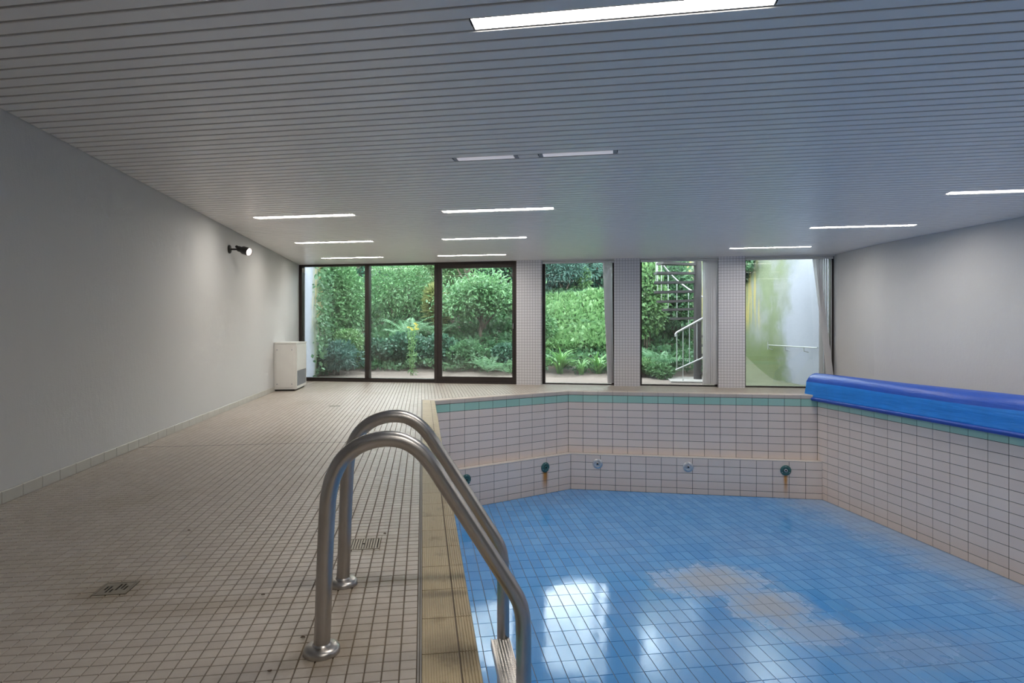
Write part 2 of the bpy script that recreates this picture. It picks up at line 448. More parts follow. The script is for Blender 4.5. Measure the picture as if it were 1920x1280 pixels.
class MB:
    def __init__(s): s.v = []; s.f = []
    def quad(s, a, b, c, d):
        n = len(s.v); s.v += [a, b, c, d]; s.f.append((n, n + 1, n + 2, n + 3))
    def box(s, o, x, y, z):
        """corner o, edge vectors x y z (right handed)"""
        o, x, y, z = map(Vector, (o, x, y, z)); n = len(s.v)
        s.v += [o, o + x, o + x + y, o + y, o + z, o + x + z, o + x + y + z, o + y + z]
        s.f += [tuple(n + i for i in q) for q in ((0, 3, 2, 1), (4, 5, 6, 7), (0, 1, 5, 4), (1, 2, 6, 5), (2, 3, 7, 6), (3, 0, 4, 7))]
        return s
    def aabb(s, a, b):
        return s.box(a, (b[0] - a[0], 0, 0), (0, b[1] - a[1], 0), (0, 0, b[2] - a[2]))
    def wbox(s, s0, s1, e0, e1, z0, z1):
        """box in the window wall's own axes"""
        return s.box(G(s0, e0, z0), DD * (s1 - s0), NN * (e1 - e0), Vector((0, 0, z1 - z0)))
    def bbox(s, s0, s1, e0, e1, z0, z1, b=0.004):
        """the same with chamfered long edges (prism of an octagon along its longest side)"""
        L = [s1 - s0, e1 - e0, z1 - z0]; ax = L.index(max(L))
        oth = [i for i in range(3) if i != ax]
        lo = [s0, e0, z0]; hi = [s1, e1, z1]
        p, q = oth
        ring = [(lo[p] + b, lo[q]), (hi[p] - b, lo[q]), (hi[p], lo[q] + b), (hi[p], hi[q] - b), (hi[p] - b, hi[q]), (lo[p] + b, hi[q]), (lo[p], hi[q] - b), (lo[p], lo[q] + b)]
        n = len(s.v)
        for end in (lo[ax], hi[ax]):
            for a, c in ring:
                co = [0, 0, 0]; co[ax] = end; co[p] = a; co[q] = c
                s.v.append(G(*co))
        s.f += [tuple(n + i for i in range(7, -1, -1)), tuple(n + 8 + i for i in range(8))]
        s.f += [(n + i, n + (i + 1) % 8, n + 8 + (i + 1) % 8, n + 8 + i) for i in range(8)]
        return s
    def tube(s, pts, r, seg=10, cap=True):
        pts = [Vector(p) for p in pts]; n0 = len(s.v); k = len(pts)
        rs = r if isinstance(r, (list, tuple)) else [r] * k
        ref = None
        for i, p in enumerate(pts):
            d = (pts[min(i + 1, k - 1)] - pts[max(i - 1, 0)]).normalized()
            if ref is None:
                ref = Vector((0, 0, 1)) if abs(d.z) < 0.9 else Vector((1, 0, 0))
                u = d.cross(ref).normalized()
            else:
                u = (u - d * u.dot(d)).normalized()
            w = d.cross(u)
            for j in range(seg):
                a = 2 * math.pi * j / seg
                s.v.append(p + (u * math.cos(a) + w * math.sin(a)) * rs[i])
        for i in range(k - 1):
            for j in range(seg):
                a = n0 + i * seg + j; b = n0 + i * seg + (j + 1) % seg
                s.f.append((a, b, b + seg, a + seg))
        if cap:
            s.f.append(tuple(n0 + j for j in range(seg - 1, -1, -1)))
            s.f.append(tuple(n0 + (k - 1) * seg + j for j in range(seg)))
        return s
    def lathe(s, origin, axis, prof, seg=24):
        """profile of (radius, along axis)"""
        o = Vector(origin); ax = Vector(axis).normalized()
        u = ax.cross(Vector((0, 0, 1)) if abs(ax.z) < 0.9 else Vector((1, 0, 0))).normalized(); w = ax.cross(u); n0 = len(s.v)
        for r, h in prof:
            for j in range(seg):
                a = 2 * math.pi * j / seg
                s.v.append(o + ax * h + (u * math.cos(a) + w * math.sin(a)) * r)
        for i in range(len(prof) - 1):
            for j in range(seg):
                a = n0 + i * seg + j; b = n0 + i * seg + (j + 1) % seg
                s.f.append((a, b, b + seg, a + seg))
        s.f.append(tuple(n0 + j for j in range(seg - 1, -1, -1)))
        s.f.append(tuple(n0 + (len(prof) - 1) * seg + j for j in range(seg)))
        return s
    def build(s, name, mat, parent=None, smooth_=False, origin=None):
        o = add(name, s.v, s.f, mat, parent, False, origin)
        bm = bmesh.new(); bm.from_mesh(o.data); bmesh.ops.recalc_face_normals(bm, faces=bm.faces)
        if smooth_:
            for f in bm.faces: f.smooth = len(f.verts) == 4
        bm.to_mesh(o.data); bm.free()
        if smooth_:
            try: o.data.set_sharp_from_angle(angle=R(40))
            except Exception: pass
        return o
def px(x, y, z):
    """picture area bookkeeping: only used to pick which tiles show largest"""
    a = R(8.25); d = x * math.sin(a) + y * math.cos(a); r = x * math.cos(a) - y * math.sin(a)
    if d < 0.2: return None
    return 960 + 1155 * r / d, 618 - 1155 * (z - EYE) / d, d
def clip(poly, a, b, keep_left=True):
    """cut a convex polygon by the line a->b"""
    out = []
    def side(p):
        v = (b[0] - a[0]) * (p[1] - a[1]) - (b[1] - a[1]) * (p[0] - a[0])
        return v if keep_left else -v
    for i in range(len(poly)):
        p, q = poly[i], poly[(i + 1) % len(poly)]
        sp, sq = side(p), side(q)
        if sp >= 0: out.append(p)
        if (sp > 0 and sq < 0) or (sp < 0 and sq > 0):
            t = sp / (sp - sq); out.append((p[0] + (q[0] - p[0]) * t, p[1] + (q[1] - p[1]) * t))
    return out
def area(p):
    return 0.5 * abs(sum(p[i][0] * p[(i + 1) % len(p)][1] - p[(i + 1) % len(p)][0] * p[i][1] for i in range(len(p))))
def offset(poly, d):
    """outward offset of a counter-clockwise convex polygon"""
    n = len(poly); out = []
    L = []
    for i in range(n):
        a, b = Vector(poly[i]), Vector(poly[(i + 1) % n]); t = (b - a).normalized(); nrm = Vector((t.y, -t.x))
        L.append((a + nrm * d, t))
    for i in range(n):
        (p, t), (q, u) = L[i - 1], L[i]
        den = t.x * u.y - t.y * u.x; w = q - p; k = (w.x * u.y - w.y * u.x) / den
        out.append(tuple(p + t * k))
    return out

# ------------------------------------------------------------------ tiles
TILE_MESH = {}
def tile_mesh(w, h, t, ch, mat, name):
    """one tile: w along x, h along y, top at z=0, sides down to -t, chamfer ch"""
    key = (round(w, 4), round(h, 4), round(t, 4), mat.name)
    if key not in TILE_MESH:
        a, b = w / 2, h / 2
        v = [(-a, -b, -t), (a, -b, -t), (a, b, -t), (-a, b, -t), (-a, -b, -ch), (a, -b, -ch), (a, b, -ch), (-a, b, -ch),
             (-a + ch, -b + ch, 0), (a - ch, -b + ch, 0), (a - ch, b - ch, 0), (-a + ch, b - ch, 0)]
        f = [(8, 9, 10, 11)]
        for i in range(4):
            j = (i + 1) % 4
            f += [(i, j, 4 + j, 4 + i), (4 + i, 4 + j, 8 + j, 8 + i)]
        me = bpy.data.meshes.new(name); me.from_pydata(v, [], f); me.materials.append(mat); TILE_MESH[key] = me
    return TILE_MESH[key]
def poly_tile(polys, z, t, ch, tilt=0.0):
    """many polygons as raised tiles in one vertex list"""
    V, F = [], []
    for p in polys:
        if len(p) < 3: continue
        cx = sum(q[0] for q in p) / len(p); cy = sum(q[1] for q in p) / len(p)
        n = len(V); k = len(p); ta, tb = random.uniform(-tilt, tilt), random.uniform(-tilt, tilt)
        V += [(q[0], q[1], z - t) for q in p]
        for q in p:
            dx, dy = cx - q[0], cy - q[1]; L = math.hypot(dx, dy) or 1
            V.append((q[0] + dx / L * ch * 1.4, q[1] + dy / L * ch * 1.4, z - dx * ta - dy * tb))
        F.append(tuple(range(n + k, n + 2 * k)))
        for i in range(k):
            j = (i + 1) % k; F.append((n + i, n + j, n + k + j, n + k + i))
    return V, F
def ring_floor(name, outer, inner, z, mat):
    bm = bmesh.new()
    es = []
    for lp in (outer, inner):
        vs_ = [bm.verts.new((p[0], p[1], z)) for p in lp]
        es += [bm.edges.new((vs_[i], vs_[(i + 1) % len(vs_)])) for i in range(len(vs_))]
    bmesh.ops.triangle_fill(bm, use_beauty=True, use_dissolve=False, edges=es)
    for f in bm.faces:
        if f.normal.z < 0: f.normal_flip()
    ext = bmesh.ops.extrude_face_region(bm, geom=list(bm.faces))
    for g in ext['geom']:
        if isinstance(g, bmesh.types.BMVert): g.co.z -= 0.06
    bmesh.ops.recalc_face_normals(bm, faces=bm.faces)
    me = bpy.data.meshes.new(name); bm.to_mesh(me); bm.free(); me.materials.append(mat)
    o = bpy.data.objects.new(name, me); C.objects.link(o); WLOC[o.name] = Vector((0, 0, 0))
    return o

# ---- deck
floor = ring_floor('floor', ROOM, offset(POOL, 0.0), -0.0045, M['deck_grout'])
tag(floor, 'pale beige mosaic tiled pool deck with dark joints', kind='structure')
P = 0.0527; GAP = 0.0042
OUT = offset(POOL, 0.1935)
full, cut = [], []
nx0, nx1 = int((XL + 0.018) / P) - 1, int((7.3 + 0.018) / P) + 1
DRAINS = [(-0.282, 3.065, 0.076), (-1.222, 2.682, 0.062), (-1.19, 8.66, 0.07)]
def in_out(p):      # strictly inside the coping outline
    return all((OUT[(i + 1) % 5][0] - OUT[i][0]) * (p[1] - OUT[i][1]) - (OUT[(i + 1) % 5][1] - OUT[i][1]) * (p[0] - OUT[i][0]) > 0 for i in range(5))
for iy in range(-66, 220):
    y0 = 1.8618 + iy * P - 0.0 + GAP / 2; y1 = y0 + P - GAP
    if y0 > 13.1: break
    if abs((y0 + y1) / 2 - 5.825) < P * 0.5: jy = y1        # the movement joint runs behind this course
    for ix in range(nx0, nx1):
        x0 = -0.018 + ix * P + GAP / 2; x1 = x0 + P - GAP
        cx, cy = (x0 + x1) / 2, (y0 + y1) / 2
        if x1 < XL or (cx > 6.9 and cy < 7.5): continue
        poly = [(x0, y0), (x1, y0), (x1, y1), (x0, y1)]
        ins = [in_out(q) for q in poly]
        if all(ins): continue
        if cx > 0.0 and cy < 1.0 and cx < 6.3: continue       # behind the camera, beyond the pool's near end
        c0 = False
        near_wall = x0 < XL + 0.01 or cy > 9.5 or cx > 6.85
        if near_wall:
            for i in range(len(ROOM)):
                if i in (1, 2, 3, 4): continue
                a, b = ROOM[i], ROOM[(i + 1) % len(ROOM)]
                q = clip(poly, a, b, True)
                if len(q) != len(poly) or area(q) < area(poly) - 1e-7: c0 = True
                poly = q
                if len(poly) < 3: break
        if len(poly) < 3 or area(poly) < 2e-5: continue
        if any(ins) or in_out((cx, cy)):
            # keep the piece outside the nearest coping edge
            best = None
            for i in range(5):
                q = clip(poly, OUT[i], OUT[(i + 1) % 5], False)
                if len(q) > 2 and (best is None or area(q) > area(best)): best = q
            if best is None or area(best) < 2e-5: continue
            poly = best; c0 = True
        pieces = [poly]
        for dx, dy, r in DRAINS:
            if abs(cx - dx) < r + P / 2 and abs(cy - dy) < r + P / 2:
                c0 = True; x_0, x_1, y_0, y_1 = dx - r - 0.003, dx + r + 0.003, dy - r - 0.003, dy + r + 0.003
                mid_ = clip(clip(poly, (x_0, 0), (x_0, 1), False), (x_1, 0), (x_1, 1), True)
                pieces = [clip(poly, (x_0, 0), (x_0, 1), True), clip(poly, (x_1, 0), (x_1, 1), False), clip(mid_, (0, y_0), (1, y_0), False), clip(mid_, (0, y_1), (1, y_1), True)]
        if c0: cut += [(q, cx, cy) for q in pieces if len(q) > 2 and area(q) > 1e-5]
        else: full.append((poly, cx, cy))
def deck_score(c):
    q = px(c[1], c[2], 0)
    return -1 if q is None or not (-20 < q[0] < 1940 and q[1] < 1290) else 1.0 / (q[2] ** 3)
full.sort(key=deck_score, reverse=True)
tm = tile_mesh(P - GAP, P - GAP, 0.005, 0.0012, M['deck'], 'tile')
for poly, cx, cy in full[:300]:
    place('tile', tm, Matrix.Translation((cx, cy, 0)), floor)
V, F = poly_tile([p for p, _, _ in full[300:]] + [p for p, _, _ in cut], 0.0, 0.005, 0.0012)
tag(add('tile_field', V, F, M['deck'], floor), kind='stuff')
MB().aabb((XL, jy - 0.001, -0.004), (-0.02, jy + 0.005, 0.0012)).build('movement_joint', M['silicone'], floor)

# ---- coping round the pool
trim = empty('trim_1', (0, 0, 0))
tag(trim, 'beige ribbed stoneware coping around the pool rim', kind='structure')
cop_counts = [24, 41, 16, 10, 42]
for i in range(5):
    a, b = Vector((*POOL[i], 0)), Vector((*POOL[(i + 1) % 5], 0))
    t = (b - a).normalized(); out = Vector((t.y, -t.x, 0)); L = (b - a).length
    O2 = offset(POOL, 1.0)
    k0 = (Vector((*O2[i], 0)) - a).dot(t)          # mitre slopes at both ends
    k1 = (Vector((*O2[(i + 1) % 5], 0)) - b).dot(t)
    n = cop_counts[i]; step = L / n
    def strip(prof, u0, u1, first, last):
        v, f = [], []
        for w, z in prof:
            s0 = u0 + (k0 * w if first else 0) + 0.0018; s1 = u1 + (k1 * w if last else 0) - 0.0018
            v += [a + t * s0 + out * w + Vector((0, 0, z)), a + t * s1 + out * w + Vector((0, 0, z))]
        m = len(prof)
        for j in range(m - 1):
            f.append((2 * j, 2 * j + 1, 2 * j + 3, 2 * j + 2))
        f.append(tuple(2 * j for j in range(m - 1, -1, -1))); f.append(tuple(2 * j + 1 for j in range(m)))
        return v, f
    lip = [(0.05, -0.062), (0.0, -0.062), (-0.004, -0.055), (-0.004, -0.012), (0.0, -0.002), (0.004, 0.001)]
    for g in range(5):
        w = 0.0075 + g * 0.0098
        lip += [(w, 0.001), (w + 0.0012, -0.0018), (w + 0.0034, -0.0018), (w + 0.0046, 0.001)]
    lip += [(0.0555, 0.001), (0.0565, -0.006)]
    flat = [(0.0605, -0.006), (0.0615, 0.0)]
    for g in range(13):
        w = 0.066 + g * 0.0083
        flat += [(w, 0.0), (w + 0.001, -0.0011), (w + 0.0027, -0.0011), (w + 0.0037, 0.0)]
    flat += [(0.1765, 0.0), (0.1775, -0.006)]
    for j in range(n):
        for prof, nm in ((lip, 'lip_tile'), (flat, 'coping_tile')):
            v, f = strip(prof, j * step, (j + 1) * step, j == 0, j == n - 1)
            o = add(nm, v, f, M['coping_glare'] if i in (1, 2, 3) else M['coping'], trim)
            bm = bmesh.new(); bm.from_mesh(o.data); bmesh.ops.recalc_face_normals(bm, faces=bm.faces); bm.to_mesh(o.data); bm.free()
    for w0, w1 in ((0.1785, 0.1835), (0.1865, 0.1920)):
        v, f = strip([(w0, -0.006), (w0, 0.0006), (w1, 0.0006), (w1, -0.006)], 0, L, True, True)
        add('edge_strip', v, f, M['gut'], trim)

# ---- pool walls
ROWH = 0.122
def pool_wall(name, label, A, B, cols, z_top, z_bot, aqua, parts, extra=None):
    A, B = Vector((*A, 0)), Vector((*B, 0))
    t = (B - A).normalized(); L = (B - A).length
    nrm = Vector((-t.y, t.x, 0))                     # into the pool (outline runs counter-clockwise)
    mb = MB()
    o_ = A - nrm * 0.16 - t * 0.14 + Vector((0, 0, z_bot - 0.05))
    mb.box(o_, t * (L + 0.28), nrm * 0.155, Vector((0, 0, z_top - z_bot + 0.05)))
    w = mb.build(name, M['wgrout'])
    tag(w, label, kind='structure')
    rot = Matrix((t, Vector((0, 0, 1)), nrm)).transposed()
    rot = Matrix((t, nrm.cross(t), nrm)).transposed().to_4x4()
    step = L / cols; rows = []
    z = z_top
    if aqua: rows.append((z, z - 0.120, M['aqua'])); z -= 0.120
    while z > z_bot + 0.02:
        nz = max(z - ROWH, z_bot); rows.append((z, nz, M['wtile'])); z = nz
    todo = []
    for z1, z0, mat in rows:
        for c in range(cols):
            p = A + t * ((c + 0.5) * step) + Vector((0, 0, (z0 + z1) / 2))
            q = px(p.x, p.y, p.z)
            vis = -1 if q is None or not (-30 < q[0] < 1950 and q[1] < 1300) else 1 / q[2]
            todo.append((vis, p, z1 - z0, mat))
    todo.sort(key=lambda k: -k[0])
    gap = 0.0065
    for vis, p, h, mat in todo[:parts]:
        place('tile', tile_mesh(step - gap, h - gap, 0.006, 0.0012, mat, 'tile'), Matrix.Translation(p) @ rot, w)
    rest = todo[parts:]
    if rest:
        by = {}
        for vis, p, h, mat in rest: by.setdefault(mat.name, []).append((p, h, mat))
        for k, items in by.items():
            V, F = [], []
            for p, h, mat in items:
                me = tile_mesh(step - gap, h - gap, 0.006, 0.0012, mat, 'tile'); mm = Matrix.Translation(p) @ rot; n = len(V)
                V += [mm @ v.co for v in me.vertices]; F += [tuple(n + i for i in f.vertices) for f in me.polygons]
            tag(add('tile_field', V, F, items[0][2], w), kind='stuff')
    return w, t, nrm, step
ZT = -0.065
ZL = ZT - 0.120 - 7 * ROWH                            # the ledge
pool_wall('wall_pool_right', 'white tiled pool wall under the rolled blue cover', POOL[1], POOL[2], 41, ZT, ZF, True, 300)
pool_wall('wall_pool_left', 'white tiled pool wall below the ladder', POOL[4], POOL[0], 42, ZT, ZF, True, 0)
pool_wall('wall_pool_near', 'white tiled near end wall of the pool', POOL[0], POOL[1], 24, ZT, ZF, True, 0)
wfar, tf, nf, _ = pool_wall('wall_pool_far', 'white tiled far pool wall above the ledge', POOL[2], POOL[3], 16, ZT, ZL, True, 300)
wfac, tc, nc, _ = pool_wall('wall_pool_corner', 'white tiled slanting pool wall above the ledge, left of the far wall', POOL[3], POOL[4], 10, ZT, ZL, True, 300)
LD = 0.12
def isect(p, t, q, u):
    den = t.x * u.y - t.y * u.x; w = q - p; k = (w.x * u.y - w.y * u.x) / den
    return p + t * k
p2, p3, p4 = (Vector((*POOL[i], 0)) for i in (2, 3, 4))
cmid = isect(p2 + nf * LD, tf, p3 + nc * LD, tc)
cr = isect(p2 + nf * LD, tf, Vector((6.22, 0, 0)), Vector((0, 1, 0)))
cl = isect(p3 + nc * LD, tc, Vector((0.175, 0, 0)), Vector((0, 1, 0)))
lowf, _, _, _ = pool_wall('wall_pool_far_lower', 'white tiled far pool wall below the ledge, with three inlets', cr.xy, cmid.xy, 16, ZL - 0.012, ZF, False, 300)
lowc, _, _, _ = pool_wall('wall_pool_corner_lower', 'white tiled slanting pool wall below the ledge, with two inlets', cmid.xy, cl.xy, 10, ZL - 0.012, ZF, False, 300)
for A, B, A2, B2, n, par in ((p2, p3, cr, cmid, 16, lowf), (p3, p4, cmid, cl, 10, lowc)):
    for j in range(n):
        f0, f1 = j / n, (j + 1) / n
        q = [A.lerp(B, f0), A.lerp(B, f1), A2.lerp(B2, f1), A2.lerp(B2, f0)]
        ctr = sum(q, Vector()) / 4
        q = [ctr + (v - ctr) * 0.988 + (v - ctr).normalized() * 0.0 for v in q]
        mb = MB(); n_ = 0
        top = [v + Vector((0, 0, ZL + 0.002)) for v in q]; bot = [v + Vector((0, 0, ZL - 0.012)) for v in q]
        mb.v = bot + top; mb.f = [(4, 5, 6, 7)] + [(i, (i + 1) % 4, 4 + (i + 1) % 4, 4 + i) for i in range(4)]
        mb.build('ledge_tile', M['ledge'], par)
MBl = MB(); 
# ---- pool floor
fl = MB(); fl.aabb((0.0, -1.4, ZF - 0.15), (6.4, 10.4, ZF - 0.004)); 
pf = fl.build('floor_pool', M['blue_grout']); tag(pf, 'blue tiled floor of the empty pool with a dusty patch', kind='structure')
FLOORP = [POOL[0], POOL[1], tuple(cr.xy), tuple(cmid.xy), tuple(cl.xy)]
PW, PH, GP = 0.1213, 0.2425, 0.0052
ful, cutp = [], []
for ix in range(-8, 48):
    for iy in range(-30, 22):
        x0 = 0.8615 + ix * PW + GP / 2; y0 = 5.5858 + iy * PH + GP / 2; x1 = x0 + PW - GP; y1 = y0 + PH - GP
        poly = [(x0, y0), (x1, y0), (x1, y1), (x0, y1)]; a0 = area(poly)
        for i in range(5):
            poly = clip(poly, FLOORP[i], FLOORP[(i + 1) % 5], True)
            if len(poly) < 3: break
        if len(poly) < 3 or area(poly) < 3e-4: continue
        cx, cy = (x0 + x1) / 2, (y0 + y1) / 2
        q = px(cx, cy, ZF); k = EYE / (EYE - ZF)
        seen = q is not None and -20 < q[0] < 1940 and q[1] < 1290 and cx * k > 0.18
        sc = 1 / q[2] ** 3 if seen else -1
        (ful if area(poly) > a0 - 1e-6 else cutp).append((sc, poly, cx, cy))
ful.sort(key=lambda k: -k[0])
tm = tile_mesh(PW - GP, PH - GP, 0.005, 0.0014, M['blue'], 'tile')
for sc, poly, cx, cy in ful[:300]:
    tilt = Matrix.Rotation(random.uniform(-0.005, 0.005), 4, 'X') @ Matrix.Rotation(random.uniform(-0.005, 0.005), 4, 'Y')
    place('tile', tm, Matrix.Translation((cx, cy, ZF + 0.001)) @ tilt, pf)
V, F = poly_tile([p for _, p, _, _ in ful[300:]] + [p for _, p, _, _ in cutp], ZF + 0.001, 0.005, 0.0014, 0.005)
tag(add('tile_field', V, F, M['blue'], pf), kind='stuff')

# ------------------------------------------------------------------ room walls
wl = MB().aabb((XL - 0.25, -3.7, -0.06), (XL, 13.25, 2.62)).build('wall_left', M['plaster']); tag(wl, 'rough white plaster wall along the deck', kind='structure')
wb = MB().aabb((XL - 0.25, -3.75, -0.06), (7.2, -3.5, 2.62)).build('wall_back', M['plaster']); tag(wb, 'white plaster wall behind the viewer', kind='structure')
mb = MB()
for (a, b) in zip(RIGHT[:-1], RIGHT[1:]):
    a3, b3 = Vector((*a, -0.06)), Vector((*b, -0.06)); ex = Vector((0.3, 0, 0)); up = Vector((0, 0, 2.68))
    mb.quad(a3, a3 + up, b3 + up, b3); mb.quad(a3 + ex, b3 + ex, b3 + up + ex, a3 + up + ex)
    mb.quad(a3 + up, a3 + up + ex, b3 + up + ex, b3 + up)
e3 = Vector((*RIGHT[-1], -0.06)); mb.quad(e3, e3 + Vector((0.3, 0, 0)), e3 + Vector((0.3, 0, 2.68)), e3 + Vector((0, 0, 2.68)))
wr = mb.build('wall_right', M['plaster_r']); tag(wr, 'white plaster wall behind the rolled blue pool cover', kind='structure')
for k, (s0, s1) in enumerate(((4.503, 4.985), (6.335, 6.808), (8.19, 8.648))):
    p = MB().bbox(s0, s1, -0.13, 0.22, -0.01, 2.62, 0.006).build('wall_pillar', M['mosaic'])
    tag(p, ('mosaic tiled pillar right of the sliding door', 'mosaic tiled pillar between the two narrow garden windows', 'mosaic tiled pillar right of the staircase window')[k], kind='structure')
lint = MB().wbox(-0.3, 10.4, -0.03, 0.3, ZC + 0.03, 2.62).build('wall_lintel', M['white_plastic']); tag(lint, 'white lintel hidden above the slatted ceiling at the windows', kind='structure')
# skirting tiles
base = empty('baseboard_left', (XL, 4, 0)); tag(base, 'pale skirting tiles along the left wall', kind='structure')
skm = tile_mesh(0.195, 0.075, 0.012, 0.003, M['white_plastic'], 'tile')
M['skirt'] = plain('skirting_glaze', (0.50, 0.485, 0.44), 0.4, 0, 0.08); skm.materials[0] = M['skirt']
skr = Matrix(((0, 0, 1, 0), (1, 0, 0, 0), (0, 1, 0, 0), (0, 0, 0, 1)))
y = 4.262 - 0.1985 * 39 + 0.099
while y < 12.95:
    place('tile', skm, Matrix.Translation((XL + 0.012, y, 0.038)) @ skr, base); y += 0.1985

# ------------------------------------------------------------------ ceiling
SL = 0.102
LIGHTS = [  # slot, s0, s1, lit, label
    (0, 5.752, 7.0, True, 'large lit fluorescent strip cut by the top edge of the picture'),
    (20, 5.125, 5.63, False, 'unlit lavender fluorescent strip with added glow, left one of the pair'),
    (20, 5.79, 6.375, False, 'unlit lavender fluorescent strip with added glow, right one of the pair'),
    (40, 2.155, 3.40, True, 'lit ceiling strip nearest to the left wall, in front of the spotlight'),
    (40, 4.45, 5.70, True, 'lit ceiling strip straight behind the unlit pair'),
    (60, 1.55, 2.785, True, 'lit ceiling strip above the sliding window, second on the left'),
    (60, 3.865, 5.11, True, 'lit ceiling strip above the sliding door, second row from the windows'),
    (79, 1.00, 2.19, True, 'faint lit ceiling strip closest to the left window'),
    (79, 3.22, 4.46, True, 'faint lit ceiling strip closest to the sliding door'),
    (39, 9.53, 10.78, True, 'lit ceiling strip cut by the right edge of the picture'),
    (58, 8.85, 10.10, True, 'lit ceiling strip over the far right, beside the right wall'),
    (77, 8.19, 9.43, True, 'lit ceiling strip close above the rightmost window'),
    (-20, 6.40, 7.65, True, 'added unseen light strip above the viewer, brightening the near room'),  # this and the next three: unseen strips added to brighten the near room
    (-40, 7.05, 8.30, True, 'added unseen light strip behind the viewer, brightening the near room'),
    (19, 10.19, 11.44, True, 'added unseen light strip over the right deck, beyond the picture edge'),
    (-1, 10.83, 12.08, True, 'added unseen light strip over the right deck, level with the viewer'),
]
ceil_b = MB()
bk = [(XL - 0.25, -3.75), (7.5, -3.75), (7.5, 9.7), tuple(G(10.4, 0.35).xy), tuple(G(-0.3, 0.35).xy)]
n = len(bk); ceil_b.v = [Vector((*p, 2.45)) for p in bk] + [Vector((*p, 2.66)) for p in bk]
ceil_b.f = [tuple(range(n - 1, -1, -1)), tuple(range(n, 2 * n))] + [(i, (i + 1) % n, n + (i + 1) % n, n + i) for i in range(n)]
ceiling = ceil_b.build('ceiling', M['void']); tag(ceiling, 'suspended ceiling of narrow pale metal slats with dark gaps', kind='structure')
O0 = W0.dot(NN)
def span(o):
    """where a slat line at distance o meets the side walls, as s values"""
    hits = []
    for i in range(len(ROOM)):
        if i == len(ROOM) - 2 or i == 0: pass
        a, b = Vector((*ROOM[i], 0)), Vector((*ROOM[(i + 1) % len(ROOM)], 0))
        da, db = a.dot(NN) - o, b.dot(NN) - o
        if (da > 0) != (db > 0):
            q = a.lerp(b, da / (da - db)); hits.append((q - W0).dot(DD))
    return (min(hits), max(hits)) if len(hits) >= 2 else None
def slat(o_lo, o_hi, s_a, s_b, z=ZC):
    """a folded U-shaped panel; s_a, s_b give the ends as functions of o"""
    prof = [(o_lo, z + 0.016), (o_lo, z + 0.003), (o_lo + 0.003, z), (o_hi - 0.003, z), (o_hi, z + 0.003), (o_hi, z + 0.016)]
    v, f = [], []
    for o, zz in prof:
        for s in (s_a(o), s_b(o)):
            p = W0 + DD * s + NN * (o - O0); v.append((p.x, p.y, zz))
    for j in range(5): f.append((2 * j, 2 * j + 2, 2 * j + 3, 2 * j + 1))
    add('slat', v, f, M['slat'], ceiling)
for i in range(-58, 90):
    oc = 2.601 + i * SL; lo, hi = oc - 0.0425, oc + 0.0425
    if hi > O0 - 0.005: hi = O0 - 0.005
    if hi - lo < 0.02: break
    A, B = span(lo + 0.002), span(hi - 0.002)
    if A is None or B is None: continue
    fa = lambda o, A=A, B=B, lo=lo, hi=hi: A[0] + (B[0] - A[0]) * (o - lo) / (hi - lo) + 0.006
    fb = lambda o, A=A, B=B, lo=lo, hi=hi: A[1] + (B[1] - A[1]) * (o - lo) / (hi - lo) - 0.006
    cuts = sorted((s0, s1) for k, s0, s1, _, _ in LIGHTS if k == i)
    left = fa
    for s0, s1 in cuts:
        slat(lo, hi, left, lambda o, s0=s0: s0 - 0.004); left = lambda o, s1=s1: s1 + 0.004
    slat(lo, hi, left, fb)
MB().box((XL, -3.5, ZC + 0.008), (0.013, 0, 0), (0, 16.5, 0), (0, 0, 0.006)).build('edge_trim', M['slat'], ceiling)

for k, s0, s1, lit, lab in LIGHTS:
    oc = 2.601 + k * SL - O0; e0, e1 = oc - 0.048, oc + 0.048
    c = G((s0 + s1) / 2, oc, ZC)
    L = empty('ceiling_light', c); tag(L, lab, 'ceiling light', 'fluorescent strips set between the ceiling slats')
    h = MB(); h.wbox(s0, s1, e0, e1, ZC + 0.062, ZC + 0.068); h.wbox(s0, s1, e0, e0 + 0.002, ZC + 0.004, ZC + 0.062); h.wbox(s0, s1, e1 - 0.002, e1, ZC + 0.004, ZC + 0.062)
    h.build('housing', M['white_metal'], L)
    for q in (s0, s1 - 0.004 if lit else s1 - 0.03):
        MB().wbox(q, q + (0.004 if lit else 0.03), e0 + 0.003, e1 - 0.003, ZC + 0.003, ZC + 0.06).build('end_cap', M['white_metal'] if lit else M['grille'], L)
    # a shallow bowed diffuser
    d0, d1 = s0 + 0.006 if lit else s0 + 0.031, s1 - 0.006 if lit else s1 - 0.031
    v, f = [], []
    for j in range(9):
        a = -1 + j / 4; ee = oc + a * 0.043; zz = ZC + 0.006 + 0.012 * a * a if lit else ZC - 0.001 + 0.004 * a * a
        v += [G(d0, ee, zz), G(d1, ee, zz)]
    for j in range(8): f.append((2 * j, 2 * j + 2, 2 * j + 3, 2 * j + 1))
    add('diffuser', v, f, M['tube'] if lit else M['unlit'], L, True)

